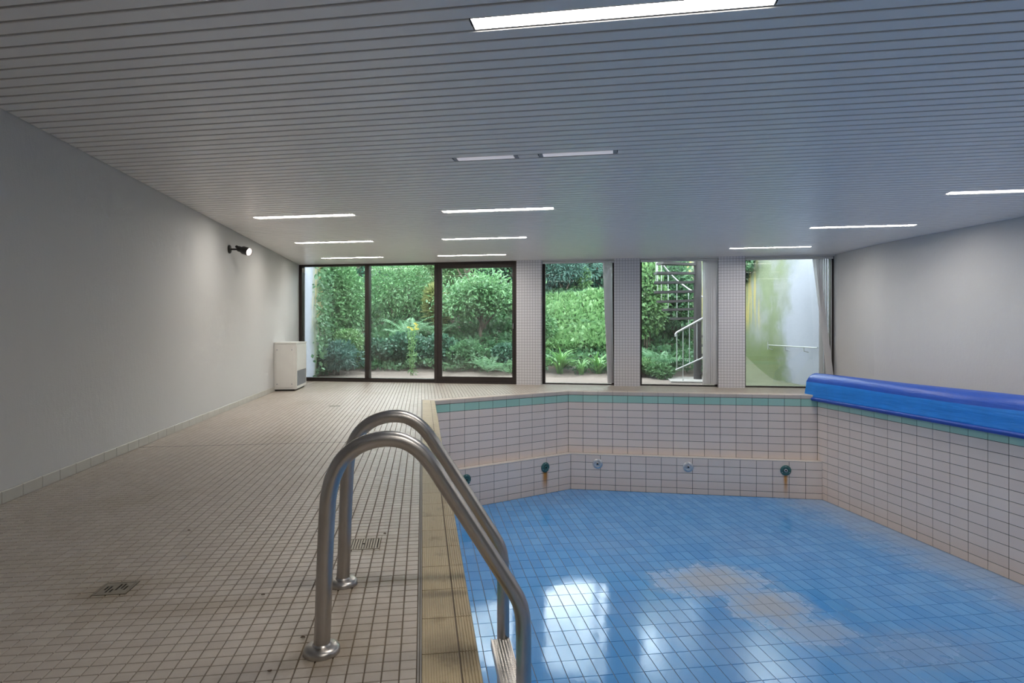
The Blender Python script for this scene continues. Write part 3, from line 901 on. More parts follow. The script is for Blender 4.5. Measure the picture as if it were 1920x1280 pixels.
# ------------------------------------------------------------------ windows
ZB, ZTOP = 0.0, ZC
def pane(parent, s0, s1, z0, z1, e=0.03):
    return MB().wbox(s0, s1, e, e + 0.008, z0, z1).build('pane', M['glass'], parent)
w1 = empty('window_1', G(1.45, 0.03, 0)); tag(w1, 'two tall fixed panes in dark bronze frame beside the heater', kind='structure')
def bar(par, name, *a): return MB().bbox(*a, 0.004).build(name, M['anod'], par)
bar(w1, 'head', 0.0, 4.5, -0.04, 0.09, 2.318, ZC - 0.001)
bar(w1, 'bottom_rail', 0.0, 2.87, -0.04, 0.09, 0.002, 0.075)
bar(w1, 'jamb', 0.0, 0.075, -0.04, 0.09, 0.07, 2.32)
bar(w1, 'mullion', 1.425, 1.512, -0.04, 0.09, 0.07, 2.32)
bar(w1, 'mullion', 2.865, 2.935, -0.05, 0.09, 0.002, 2.32)
pane(w1, 0.07, 1.43, 0.07, 2.32); pane(w1, 1.505, 2.87, 0.07, 2.32)
MB().wbox(0.07, 0.13, -0.03, -0.01, 2.2, 2.29).build('bracket', M['white_plastic'], w1)
d1 = empty('door_1', G(3.7, 0.0, 0)); tag(d1, 'glass sliding door in thick dark bronze frame', kind='structure')
bar(d1, 'track', 2.9, 4.503, -0.07, 0.09, 0.0, 0.035)
bar(d1, 'jamb', 4.455, 4.503, -0.05, 0.09, 0.035, 2.32)
bar(d1, 'bottom_rail', 2.94, 4.455, -0.05, 0.02, 0.036, 0.125)
bar(d1, 'bead', 2.99, 4.43, -0.058, -0.05, 0.118, 0.132)
bar(d1, 'top_rail', 2.94, 4.455, -0.05, 0.02, 2.235, 2.318)
bar(d1, 'stile', 2.94, 3.012, -0.05, 0.02, 0.12, 2.24)
bar(d1, 'stile', 4.41, 4.455, -0.05, 0.02, 0.12, 2.24)
pane(d1, 3.008, 4.415, 0.12, 2.24, -0.02)
MB().bbox(4.425, 4.44, -0.085, -0.05, 1.06, 1.16, 0.003).build('handle', M['alu'], d1)
WIN = [('window_2', 4.985, 6.335, 'tall garden window between sliding door and blind, left of the narrow pillar'),
       ('window_3', 6.808, 8.19, 'tall window facing the spiral staircase'),
       ('window_4', 8.648, 10.15, 'rightmost tall window facing the mossy white wall')]
for nm, s0, s1, lab in WIN:
    w = empty(nm, G((s0 + s1) / 2, 0.03, 0)); tag(w, lab, kind='structure')
    bar(w, 'bottom_rail', s0, s1, 0.0, 0.08, 0.002, 0.028)
    bar(w, 'head', s0, s1, 0.0, 0.08, 2.315, 2.345)
    bar(w, 'jamb', s0, s0 + (0.055 if nm == 'window_2' else 0.035), 0.0, 0.08, 0.028, 2.315)
    bar(w, 'jamb', s1 - 0.045, s1 + (0.06 if nm == 'window_4' else 0.0), 0.0, 0.08, 0.028, 2.345)
    pane(w, s0 + 0.03, s1 - 0.04, 0.028, 2.318)
    MB().wbox(s0, s1, -0.10, 0.0, ZC - 0.024, ZC - 0.002).build('pelmet', M['white_plastic'], w)

# ------------------------------------------------------------------ vertical blinds
def blind(label, s0, n, pitch, ang, bend, special=None, rail=(0, 0)):
    root = empty('vertical_blind', G(s0, -0.08, 0.0)); tag(root, label, 'blind', 'vertical blinds drawn aside at the windows')
    r = MB(); r.bbox(rail[0], rail[1], -0.105, -0.065, 2.285, 2.322, 0.004); r.build('head_rail', M['white_plastic'], root)
    for k in range(n):
        v, f = [], []; w = 0.127
        a = ang + random.uniform(-5, 5); s = s0 + k * pitch
        sd, ed = math.cos(R(a)), math.sin(R(a))
        shift = bend(k)
        zs = [2.285 - 2.235 * q / 10 for q in range(11)]
        lean = special.get(k) if special else None
        for q, z in enumerate(zs):
            fr = q / 10
            ds, de, tw, wd = shift * fr ** 2, 0.0, 0.0, w
            if lean: ds = lean[0] * fr; de = lean[1] * fr; tw = lean[2]
            sdd, edd = math.cos(R(a + tw)), math.sin(R(a + tw))
            for side in (-1, 0, 1):
                bow = 0.004 * (1 - side * side)
                for th in (0.0,):
                    v.append(G(s + ds + side * wd / 2 * sdd - edd * (bow + th), -0.085 + de + side * wd / 2 * edd + sdd * (bow + th) * 1.0, z))
        for q in range(10):
            b0, b1 = q * 3, (q + 1) * 3
            f += [(b0, b0 + 1, b1 + 1, b1), (b0 + 1, b0 + 2, b1 + 2, b1 + 1)]
        add('vane', v, f, M['vane'], root, True)
    return root
blind('pale vertical blind bunched beside the narrow pillar, one vane curling at the foot', 6.14, 5, 0.033, 62, lambda k: (0.10, 0.12, 0.06, 0.04, 0.03)[k], {0: (0.09, -0.02, 20)}, (5.0, 6.33))
blind('pale vertical blind bunched flat beside the staircase window', 7.965, 6, 0.036, 38, lambda k: 0.0, None, (6.82, 8.18))
blind('pale vertical blind in the right corner with one slanting vane', 9.84, 8, 0.036, 60, lambda k: 0.0, {0: (0.22, -0.12, -42), 1: (0.16, -0.05, -15)}, (8.66, 10.12))

# ------------------------------------------------------------------ pool ladder
lad = empty('pool_ladder', (-0.32, 2.32, 0)); tag(lad, 'stainless steel pool ladder with two looped handrails and ribbed treads', 'ladder')
PATH = [(-0.323, 0.012), (-0.319, 0.096), (-0.312, 0.306), (-0.306, 0.44), (-0.300, 0.51), (-0.284, 0.571), (-0.255, 0.622), (-0.209, 0.660), (-0.158, 0.679), (-0.11, 0.683), (-0.062, 0.674), (-0.015, 0.645),
        (0.027, 0.598), (0.07, 0.531), (0.127, 0.442), (0.2, 0.326), (0.262, 0.226), (0.300, 0.165), (0.322, 0.122), (0.333, 0.08), (0.337, 0.03), (0.338, -0.15), (0.338, -0.7), (0.338, -1.30)]
def catmull(p, n=4):
    out = []
    for i in range(len(p) - 1):
        p0, p1, p2_, p3_ = p[max(i - 1, 0)], p[i], p[i + 1], p[min(i + 2, len(p) - 1)]
        for k in range(n):
            t = k / n
            out.append(tuple(0.5 * (2 * b + (c - a) * t + (2 * a - 5 * b + 4 * c - d) * t * t + (-a + 3 * b - 3 * c + d) * t ** 3) for a, b, c, d in zip(p0, p1, p2_, p3_)))
    out.append(p[-1]); return out
path = catmull(PATH)
for yy in (2.056, 2.591):
    MB().tube([(x, yy, z) for x, z in path], 0.0262, 20).build('rail', M['steel'], lad, True)
    fl = MB().lathe((-0.3225, yy, 0.0), (0, 0, 1), [(0.058, 0.0005), (0.058, 0.012), (0.054, 0.019), (0.044, 0.024), (0.030, 0.026), (0.0255, 0.032)], 32).build('floor_flange', M['steel'], lad, True)
for zz in (-0.26, -0.52, -0.78, -1.04):
    tr = MB()
    tr.box((0.285, 2.075, zz - 0.014), (0.075, 0, 0), (0, 0.497, 0), (0, 0, 0.012))
    tr.box((0.283, 2.075, zz - 0.03), (0.004, 0, 0), (0, 0.497, 0), (0, 0, 0.034)); tr.box((0.358, 2.075, zz - 0.03), (0.004, 0, 0), (0, 0.497, 0), (0, 0, 0.034))
    o = tr.build('tread', M['steel'], lad)
    st = MB()
    for a in range(6):
        for b in range(40):
            cx, cy = 0.293 + a * 0.0118, 2.082 + b * 0.0124
            n = len(st.v); st.v += [Vector((cx, cy, zz - 0.002)), Vector((cx + 0.008, cy, zz - 0.002)), Vector((cx + 0.008, cy + 0.0085, zz - 0.002)), Vector((cx, cy + 0.0085, zz - 0.002)), Vector((cx + 0.004, cy + 0.00425, zz + 0.0025))]
            st.f += [(n, n + 1, n + 4), (n + 1, n + 2, n + 4), (n + 2, n + 3, n + 4), (n + 3, n, n + 4)]
    tag(st.build('grip_studs', M['steel'], o), kind='stuff')
for yy in (2.056, 2.591):
    MB().tube([(0.338, yy, -1.25), (0.18, yy, -1.25)], 0.014, 12).build('wall_bracket', M['steel'], lad, True)

# ------------------------------------------------------------------ rolled pool cover
cov = empty('pool_cover', (6.42, 5, 0)); tag(cov, 'rolled up blue pool cover lying along the right pool rim', 'pool cover')
Y0, Y1, NS = 0.4, 9.24, 64
def sheet(prof, name, mat, wob=0.008, taper=True):
    v, f = [], []; m = len(prof)
    rr = [(random.uniform(0, 6), random.uniform(0.5, 2.2), random.uniform(0.2, 1)) for _ in range(5)]
    for i in range(NS + 1):
        y = Y0 + (Y1 - Y0) * i / NS
        for j, (x, z) in enumerate(prof):
            d = sum(math.sin(y * w + p + j * 0.22) * a for p, w, a in rr) * wob * 0.35
            k = 1.0
            if taper and i > NS - 1: k = 0.985
            v.append((x + d * 0.5, y + (0.012 * math.sin(j * 1.7) if i == NS else 0), z * k + d * (1 if z > 0.03 else 0)))
    for i in range(NS):
        for j in range(m - 1):
            f.append((i * m + j, i * m + j + 1, (i + 1) * m + j + 1, (i + 1) * m + j))
    o = add(name, v, f, mat, cov, True)
    return o
# upper roll: an almost round bundle, sagging a little towards the wall
rc, rz, rx, rh = 6.37, 0.165, 0.185, 0.165
roll = [(rc + rx * math.cos(a), rz + 0.004 + rh * math.sin(a)) for a in [R(-150 + 12 * i) for i in range(28)]]
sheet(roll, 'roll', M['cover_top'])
# the spiral end of the bundle
v, f = [], []
for k in range(5):
    for i in range(28):
        a = R(-150 + 360 * i / 28); q = 1 - k * 0.21
        v.append((rc + rx * q * math.cos(a), Y1 - 0.004 - (0.018 if k % 2 else 0.0), rz + 0.004 + rh * q * math.sin(a)))
for k in range(4):
    for i in range(28): f.append((k * 28 + i, k * 28 + (i + 1) % 28, (k + 1) * 28 + (i + 1) % 28, (k + 1) * 28 + i))
f.append(tuple(4 * 28 + i for i in range(28)))
add('roll_end', v, f, M['cover_top'], cov)
# loose last turn hanging down over the rim, with its hem
flap = [(6.215, 0.245), (6.195, 0.215), (6.180, 0.17), (6.172, 0.12), (6.168, 0.07), (6.163, 0.02), (6.155, -0.02), (6.150, -0.045), (6.158, -0.045), (6.163, -0.02), (6.171, 0.02), (6.176, 0.07), (6.180, 0.12), (6.188, 0.17), (6.203, 0.215), (6.222, 0.243)]
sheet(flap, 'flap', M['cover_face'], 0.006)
hem = [(6.160 + 0.036 * math.cos(a), -0.062 + 0.030 * math.sin(a)) for a in [R(24 * i) for i in range(16)]]
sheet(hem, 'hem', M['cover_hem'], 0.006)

# ------------------------------------------------------------------ pool inlets
def inlet(p, nrm, mat, label, ring):
    p = Vector(p); o = empty('pool_inlet', p); tag(o, label, 'pool inlet', 'round inlet fittings in the lower pool wall')
    MB().lathe(p, nrm, [(0.080, 0.0), (0.083, 0.007), (0.074, 0.016), (0.050, 0.022), (0.042, 0.015), (0.022, 0.013)], 28).build('flange', mat, o, True)
    MB().lathe(p + nrm * 0.011, nrm, [(0.026, 0.0), (0.026, 0.014), (0.020, 0.018), (0.014, 0.018), (0.012, 0.010)], 18).build('nozzle', ring, o, True)
    MB().lathe(p + nrm * 0.0205, nrm, [(0.0125, 0.0), (0.0115, 0.009)], 12).build('opening', M['dark_hole'], o)
    for k in range(3):
        a = R(90 + 120 * k); side = nrm.cross(Vector((0, 0, 1)))
        MB().lathe(p + nrm * 0.012 + side * 0.063 * math.cos(a) + Vector((0, 0, 0.063 * math.sin(a))), nrm, [(0.007, 0), (0.007, 0.008), (0.004, 0.010)], 10).build('screw', M['alu'], o)
def on(a, t, nrm, x):
    """point on a lower wall plane at world x"""
    k = (x - a.x) / t.x; return a + t * k + nrm * 0.0
for x, mat, rg, lab in ((2.885, M['chrome'], M['alu'], 'clean chrome inlet on the far pool wall, leftmost of the three there'),
                        (4.275, M['chrome'], M['alu'], 'clean chrome inlet in the middle of the far pool wall'),
                        (5.70, M['verdigris'], M['chrome'], 'dark tarnished inlet with rust run, near the right pool corner')):
    q = on(cr, tf, nf, x); inlet((q.x, q.y, -1.19), nf, mat, lab, rg)
for x, lab in ((1.975, 'green tarnished inlet with orange rust run on the slanting wall'), (0.64, 'green tarnished inlet half hidden behind the ladder rail')):
    q = on(cmid, tc, nc, x); inlet((q.x, q.y, -1.20), nc, M['verdigris'], lab, M['verdigris'])

# ------------------------------------------------------------------ floor drains
def drain(x, y, r, label, style):
    o = empty('floor_drain', (x, y, 0)); tag(o, label, 'floor drain')
    MB().aabb((x - r, y - r, -0.004), (x + r, y + r, -0.0025)).build('sump', M['dark_hole'], o)
    fr = MB()
    for a, b in (((x - r, y - r), (x + r, y - r + 0.007)), ((x - r, y + r - 0.007), (x + r, y + r)), ((x - r, y - r + 0.007), (x - r + 0.007, y + r - 0.007)), ((x + r - 0.007, y - r + 0.007), (x + r, y + r - 0.007))):
        fr.aabb((*a, -0.003), (*b, 0.0015))
    fr.build('rim', M['oldplate'], o)
    q = r - 0.009
    if style == 'ribbed':
        n = 11; st = 2 * q / n
        for k in range(n):
            x0 = x - q + k * st
            if k == n // 2:
                MB().aabb((x0, y - q, -0.002), (x0 + st * 0.72, y - 0.008, 0.001)).build('bar', M['oldplate'], o)
                MB().aabb((x0, y + 0.008, -0.002), (x0 + st * 0.72, y + q, 0.001)).build('bar', M['oldplate'], o)
            else:
                MB().aabb((x0, y - q, -0.002), (x0 + st * 0.72, y + q, 0.001)).build('bar', M['oldplate'], o)
    else:
        # plate pieces left between two rows of slots
        slots = [(-0.041, -0.014, 0.022), (-0.027, -0.040, 0.022), (-0.012, -0.040, -0.008), (0.003, -0.022, 0.040), (0.018, -0.008, 0.040), (0.033, -0.022, 0.018)]
        xs = -q; w = 0.0085
        for sx, a, b in slots:
            MB().aabb((x + xs, y - q, -0.002), (x + sx, y + q, 0.0008)).build('grate_bar', M['oldplate'], o)
            MB().aabb((x + sx, y - q, -0.002), (x + sx + w, y + a, 0.0008)).build('grate_bar', M['oldplate'], o)
            MB().aabb((x + sx, y + b, -0.002), (x + sx + w, y + q, 0.0008)).build('grate_bar', M['oldplate'], o)
            xs = sx + w
        MB().aabb((x + xs, y - q, -0.002), (x + q, y + q, 0.0008)).build('grate_bar', M['oldplate'], o)
drain(*DRAINS[0], 'square ribbed drain cover behind the ladder foot', 'ribbed')
drain(*DRAINS[1], 'rust-stained slotted drain grate in the open deck at the left', 'slot')
drain(*DRAINS[2], 'small distant drain in the deck towards the windows', 'ribbed')

# ------------------------------------------------------------------ heater
hx0, hx1, hy0, hy1, hz = XL + 0.004, -2.125, 10.88, 11.78, 0.825
he = empty('heater', (-2.3, 11.3, 0)); tag(he, 'white floor-standing fan heater cabinet by the left wall', 'heater')
MB().aabb((hx0, hy0, 0.03), (hx1 - 0.004, hy1, hz - 0.02)).build('body', M['white_metal'], he)
MB().aabb((hx0, hy0 - 0.012, hz - 0.02), (hx1 + 0.012, hy1 + 0.012, hz)).build('top_plate', M['white_metal'], he)
MB().aabb((hx0 + 0.01, hy0 + 0.02, 0.0), (hx1 - 0.03, hy1 - 0.02, 0.03)).build('plinth', M['black'], he)
sp = MB().aabb((hx0 + 0.03, hy0 - 0.010, 0.06), (hx1 - 0.05, hy0, hz - 0.05)).build('side_panel', M['white_metal'], he)
for sx in (hx0 + 0.05, hx1 - 0.07):
    for sz in (0.12, 0.70):
        MB().lathe((sx, hy0 - 0.010, sz), (0, -1, 0), [(0.009, 0), (0.009, 0.003), (0.005, 0.005)], 10).build('screw', M['grille'], sp)
MB().aabb((hx1 - 0.004, hy0 + 0.02, 0.34), (hx1 + 0.006, hy1 - 0.02, hz - 0.04)).build('front_panel', M['white_metal'], he)
MB().aabb((hx1 - 0.004, hy0 + 0.02, 0.035), (hx1 + 0.006, hy1 - 0.02, 0.075)).build('front_foot_rail', M['white_metal'], he)
gr = MB().aabb((hx1 - 0.004, hy0 + 0.05, 0.08), (hx1 - 0.001, hy1 - 0.05, 0.335)).build('grille', M['grille'], he)
for k in range(17):
    z = 0.088 + k * 0.0148
    MB().aabb((hx1 - 0.001, hy0 + 0.05, z), (hx1 + 0.004, hy1 - 0.05, z + 0.006)).build('slat', M['grille'], gr)
for yy in (hy0 + 0.02, hy1 - 0.05):
    MB().aabb((hx1 - 0.004, yy, 0.075), (hx1 + 0.006, yy + 0.03, 0.34)).build('front_stile', M['white_metal'], he)

# ------------------------------------------------------------------ wall spotlight
sx, sy, sz = XL, 8.44, 2.085
so = empty('wall_spotlight', (sx, sy, sz)); tag(so, 'black adjustable spotlight glowing high on the left wall', 'spotlight')
MB().lathe((sx + 0.001, sy, sz), (1, 0, 0), [(0.055, 0), (0.055, 0.014), (0.046, 0.022), (0.02, 0.024)], 24).build('wall_plate', M['black'], so, True)
MB().tube([(sx + 0.02, sy, sz), (sx + 0.085, sy, sz), (sx + 0.13, sy - 0.01, sz + 0.004)], 0.012, 12).build('arm', M['black'], so, True)
MB().lathe((sx + 0.105, sy - 0.012, sz + 0.03), (0, 1, 0), [(0.018, -0.02), (0.018, 0.02)], 14).build('swivel', M['black'], so, True)
ax = Vector((0.80, -0.44, -0.26)).normalized(); c0 = Vector((sx + 0.12, sy - 0.005, sz + 0.008))
MB().lathe(c0, ax, [(0.030, 0), (0.036, 0.004), (0.036, 0.075), (0.050, 0.080), (0.052, 0.085), (0.052, 0.19), (0.049, 0.19), (0.047, 0.175)], 28).build('lamp_can', M['black'], so, True)
MB().lathe(c0 + ax * 0.172, ax, [(0.0475, 0), (0.044, 0.006), (0.028, 0.012), (0.008, 0.014)], 24).build('lens', M['lens'], so, True)

# ------------------------------------------------------------------ specks on the deck
for x, y, a in ((-0.62, 2.53, 0.3), (-0.46, 1.96, 1.1), (-0.40, 2.16, 0.5), (-0.19, 3.2, 0.2), (-1.9, 7.3, 0.8), (-1.65, 8.9, 0.1), (-1.2, 3.4, 0.6), (-2.1, 9.4, 1.3), (0.3, 10.1, 0.9), (-0.9, 9.7, 0.4), (1.1, 10.7, 0.2)):
    v = []; n_ = 7
    for i in range(n_):
        an = 2 * math.pi * i / n_; r = 0.0045 * random.uniform(0.6, 1.3)
        v.append((x + r * 1.5 * math.cos(an + a), y + r * math.sin(an + a), 0.0015 + random.uniform(0, 0.002)))
    v += [(p[0], p[1], p[2] + 0.002) for p in v]
    f = [tuple(range(6, -1, -1)), tuple(range(7, 14))] + [(i, (i + 1) % 7, 7 + (i + 1) % 7, 7 + i) for i in range(7)]
    tag(add('leaf_crumb', v, f, M['dry']), 'tiny brown dry leaf crumb lying on the tiled deck', 'debris', 'leaf crumbs on the deck')

# ------------------------------------------------------------------ garden ground and retaining walls
def hill(s, e):
    """garden height: level leaf litter, then a bank"""
    t = min(max((e - 2.7) / 5.6, 0), 1); lift = 2.15 * t * t * (3 - 2 * t) * 0.55 + 2.15 * t * 0.45
    return -0.06 + lift + 0.10 * math.sin(s * 1.3 + e) * t + max(0, e - 8.3) * 0.35
S_ = np.linspace(-7.0, 16.0, 70); E_ = np.concatenate([np.linspace(0.05, 2.7, 14), np.linspace(2.9, 14, 44)])
v = [G(s, e, hill(s, e) + (random.uniform(-0.012, 0.012) if e < 2.8 else 0)) for e in E_ for s in S_]
f = [(j * 70 + i, j * 70 + i + 1, (j + 1) * 70 + i + 1, (j + 1) * 70 + i) for j in range(len(E_) - 1) for i in range(69)]
gd = add('ground_garden', v, f, M['soil'], None, True); tag(gd, 'brown leaf litter ground of the garden bank', kind='structure')
gl_w = MB().aabb((XL - 0.35, 13.26, -0.3), (XL + 0.02, 19.5, 3.3)).build('wall_garden_left', M['moss_l']); tag(gl_w, 'pale stained garden wall left of the windows', kind='structure')
curve = [(10.35, 0.12), (10.2, 0.8), (10.02, 1.6), (9.86, 2.4), (9.72, 3.2), (9.55, 4.1), (9.30, 5.0), (8.9, 5.9), (8.3, 6.8)]
curve = catmull(curve, 4); v = []; f = []
for i, (s, e) in enumerate(curve):
    q = curve[min(i + 1, len(curve) - 1)]; r = curve[max(i - 1, 0)]; d = Vector((q[0] - r[0], q[1] - r[1])).normalized(); nn = Vector((d.y, -d.x)) * 0.25
    v += [G(s, e, -0.3), G(s, e, 3.0), G(s + nn.x, e + nn.y, 3.0), G(s + nn.x, e + nn.y, -0.3)]
for i in range(len(curve) - 1):
    for j in range(4): f.append((i * 4 + j, i * 4 + (j + 1) % 4, (i + 1) * 4 + (j + 1) % 4, (i + 1) * 4 + j))
f += [(3, 2, 1, 0), tuple((len(curve) - 1) * 4 + j for j in range(4))]
gw = add('wall_garden_right', v, f, M['moss_r'], None, False); tag(gw, 'curved whitewashed garden wall with green moss outside the right window', kind='structure')

# pipe rail on the white wall
wrl = empty('wall_rail', G(9.95, 1.9, 0.68)); tag(wrl, 'thin metal rail fixed to the whitewashed garden wall', 'rail')
pts = [(9.74, 2.75, 0.70), (9.88, 1.95, 0.70), (10.03, 1.2, 0.70), (10.14, 0.72, 0.70)]
MB().tube([G(s - 0.03, e, z) for s, e, z in pts], 0.012, 8).build('tube', M['galv'], wrl, True)
for s, e, _ in pts[:3]: MB().tube([G(s - 0.03, e, 0.70), G(s - 0.02, e, 0.62), G(s + 0.06, e, 0.60)], 0.009, 8).build('bracket', M['galv'], wrl, True)
MB().tube([G(9.70, 2.78, 0.78), G(9.70, 2.78, 0.60)], 0.01, 8).build('end_post', M['galv'], wrl, True)

# spiral staircase
PS, PE = 8.12, 2.2
stc = empty('spiral_staircase', G(PS, PE, -0.06)); tag(stc, 'dark steel spiral staircase with pale handrail in the garden', 'staircase')
MB().tube([G(PS, PE, -0.06), G(PS, PE, 4.2)], 0.085, 20).build('centre_pole', M['iron'], stc, True)
def tread(z, ang, length=0.92):
    u = Vector((math.cos(R(ang)), math.sin(R(ang)))); w = Vector((-u.y, u.x)); v = []
    for zz in (z - 0.05, z):
        for r, hw in ((0.07, 0.05), (length, 0.155)):
            for sg in (-1, 1): v.append(G(PS + u.x * r + w.x * hw * sg, PE + u.y * r + w.y * hw * sg, zz + (0.0 if zz == z else 0.0)))
    for i in (2, 3): v[i].z -= 0.05 * 0
    f = [(0, 2, 3, 1), (4, 5, 7, 6), (0, 1, 5, 4), (2, 6, 7, 3), (0, 4, 6, 2), (1, 3, 7, 5)]
    return add('tread', v, f, M['iron'], stc)
k = 0
ANG = [-40, -65, -90, -112, -135, -160]     # the lowest steps are hidden behind the blind
for k, (z, a) in enumerate(((0.12, -20), (0.32, 5), (0.52, 30), (0.72, 52), (0.92, 74), (1.12, 96), (1.32, 114), (1.52, 130), (1.70, 146), (1.90, 160), (2.10, 174), (2.29, 190), (2.48, 206), (2.67, 224), (2.86, 244), (3.05, 266), (3.24, 290))):
    tr = tread(z, a)
    u = Vector((math.cos(R(a)), math.sin(R(a))))
    MB().tube([G(PS + u.x * 0.88, PE + u.y * 0.88, z), G(PS + u.x * 0.88, PE + u.y * 0.88, z + 0.85)], 0.008, 8).build('baluster', M['galv'], stc, True)
hr = []
for k in range(60):
    z = 0.12 + (3.24 - 0.12) * k / 59; 
    zs = [0.12, 0.32, 0.52, 0.72, 0.92, 1.12, 1.32, 1.52, 1.70, 1.90, 2.10, 2.29, 2.48, 2.67, 2.86, 3.05, 3.24]; an = [-20, 5, 30, 52, 74, 96, 114, 130, 146, 160, 174, 190, 206, 224, 244, 266, 290]
    a = float(np.interp(z, zs, an)); hr.append(G(PS + 0.88 * math.cos(R(a)), PE + 0.88 * math.sin(R(a)), z + 0.86))
MB().tube(hr, 0.018, 8).build('handrail', M['galv'], stc, True)
# straight guard rail in front of the stair foot
grd = empty('guard_rail', G(7.9, 1.6, -0.06)); tag(grd, 'pale sloping tube railing at the foot of the spiral staircase', 'railing')
MB().tube([G(7.605, 1.6, 0.90), G(7.60, 1.6, 0.95), G(7.63, 1.6, 0.985), G(8.14, 1.6, 1.275), G(8.5, 1.6, 1.48)], 0.022, 12).build('top_rail', M['galv'], grd, True)
MB().tube([G(7.60, 1.6, 0.20), G(8.14, 1.6, 0.455), G(8.5, 1.6, 0.62)], 0.014, 10).build('lower_rail', M['galv'], grd, True)
for s in (7.625, 7.75, 7.88, 8.03, 8.18, 8.33):
    zt = 0.985 + (s - 7.63) * 0.57
    MB().tube([G(s, 1.6, -0.06 if s < 7.8 and s > 7.7 else 0.2 + (s - 7.6) * 0.47), G(s, 1.6, zt)], 0.009, 8).build('baluster', M['galv'], grd, True)
MB().wbox(7.5, 8.9, 1.5, 3.0, -0.10, -0.03).build('stair_slab', M['terrace'], stc)

# ------------------------------------------------------------------ planting
def leaf_cloud(P_, Nrm, size, aspect=0.55, jitter=0.5, droop=0.2):
    """one folded leaf per point: base, two sides, tip"""
    n = len(P_)
    d = Nrm + rng.normal(0, jitter, (n, 3)); d[:, 2] -= droop; d /= np.linalg.norm(d, axis=1)[:, None] + 1e-9
    r = rng.normal(0, 1, (n, 3)); s = np.cross(d, r); s /= np.linalg.norm(s, axis=1)[:, None] + 1e-9
    up = np.cross(s, d)
    L = size * rng.uniform(0.6, 1.35, n)[:, None]
    a = P_; mid = P_ + d * L * 0.45; tip = P_ + d * L - up * L * 0.12
    v = np.empty((n * 4, 3)); v[0::4] = a; v[1::4] = mid + s * L * aspect * 0.5 + up * L * 0.1; v[2::4] = tip; v[3::4] = mid - s * L * aspect * 0.5 + up * L * 0.1
    i = np.arange(n) * 4
    f = np.empty((n * 2, 3), dtype=int); f[0::2] = np.stack([i, i + 1, i + 2], 1); f[1::2] = np.stack([i, i + 2, i + 3], 1)
    return v, f
CS = np.array([c[0] for c in curve]); CE = np.array([c[1] for c in curve])
def clear(a):
    """rows of (s, e, z) that lie inside the garden walls"""
    a = np.asarray(a); x = W0.x + a[:, 0] * DD.x + a[:, 1] * NN.x
    ok = x > XL + 0.06
    lim = np.interp(a[:, 1], CE, CS, right=30.0)
    return ok & (a[:, 0] < lim - 0.06) & ~((a[:, 0] > 8.35) & (a[:, 1] < 6.0))
def gs(arr):
    """rows of (s, e, z) to world"""
    a = np.asarray(arr, dtype=float); w = np.array(W0)[None, :] + np.outer(a[:, 0], np.array(DD)) + np.outer(a[:, 1], np.array(NN)); w[:, 2] = a[:, 2]
    return w
def fast_add(name, v, f, mat, parent=None, origin=None):
    c = np.array(origin) if origin is not None else v.mean(axis=0)
    me = bpy.data.meshes.new(name); vv = (v - c).astype(np.float32)
    me.vertices.add(len(vv)); me.vertices.foreach_set('co', vv.ravel())
    me.loops.add(f.size); me.loops.foreach_set('vertex_index', f.ravel().astype(np.int32))
    k = f.shape[1]; me.polygons.add(len(f)); me.polygons.foreach_set('loop_start', np.arange(len(f), dtype=np.int32) * k)
    me.update(calc_edges=True); me.validate(); me.materials.append(mat)
    o = bpy.data.objects.new(name, me); C.objects.link(o); WLOC[o.name] = Vector(c); o.location = Vector(c)
    if parent is not None: o.parent = parent; o.location = Vector(c) - WLOC[parent.name]
    return o
hillv = np.vectorize(hill)
# ivy carpet on the bank
n = 52000
s = rng.uniform(-3.5, 11, n); e = rng.uniform(3.0, 8.9, n)
pat = np.sin(s * 2.1 + 1) * np.sin(e * 1.7) * 0.12 + np.sin(s * 5.3) * np.sin(e * 4.1 + 2) * 0.05
z = hillv(s, e) + rng.uniform(0, 0.16, n) + np.clip(pat, 0, 1)
q_ = np.stack([s, e, z], 1); q_ = q_[clear(q_) | (e > 6.6)]; n = len(q_)
v, f = leaf_cloud(gs(q_), np.tile(np.array(-NN) * 0.5 + np.array([0, 0, 0.55]), (n, 1)), 0.105, 0.75, 0.55, 0.0)
tag(fast_add('ivy_carpet', v, f, M['ivy']), 'ivy ground cover spreading over the whole garden bank', 'ivy', kind='stuff')
n = 15000
s = rng.uniform(4.0, 6.9, n); e = rng.uniform(4.1, 7.2, n)
z = hillv(s, e) + rng.uniform(0.08, 0.30, n) + np.clip(np.sin(s * 3) * np.sin(e * 2.4), 0, 1) * 0.12
v, f = leaf_cloud(gs(np.stack([s, e, z], 1)), np.tile(np.array(-NN) * 0.4 + np.array([0, 0, 0.6]), (n, 1)), 0.12, 0.8, 0.5, 0.0)
tag(fast_add('ground_cover', v, f, M['bright']), 'bright green leafy ground cover behind the strap-leaved clumps', 'ground cover', kind='stuff')
# clipped ivy wall at the top of the bank
n = 34000
s = rng.uniform(-5, 13, n); z = rng.uniform(1.6, 4.1, n) + 0.12 * np.sin(s * 1.9); e = 9.0 + rng.uniform(-0.15, 0.2, n) + 0.15 * np.sin(s * 2.7) * np.sin(z * 3)
v, f = leaf_cloud(gs(np.stack([s, e, z], 1)), np.tile(np.array(-NN) + np.array([0, 0, 0.1]), (n, 1)), 0.13, 0.8, 0.6, 0.3)
tag(fast_add('ivy_hedge', v, f, M['ivy_dark']), 'dark ivy covered wall closing the garden at the back', 'hedge', kind='stuff')
hb = MB().wbox(-5, 13, 9.1, 9.5, 1.2, 3.9).build('wall_garden_back', M['wood']); tag(hb, 'wall under the dark ivy at the back of the garden', kind='structure')

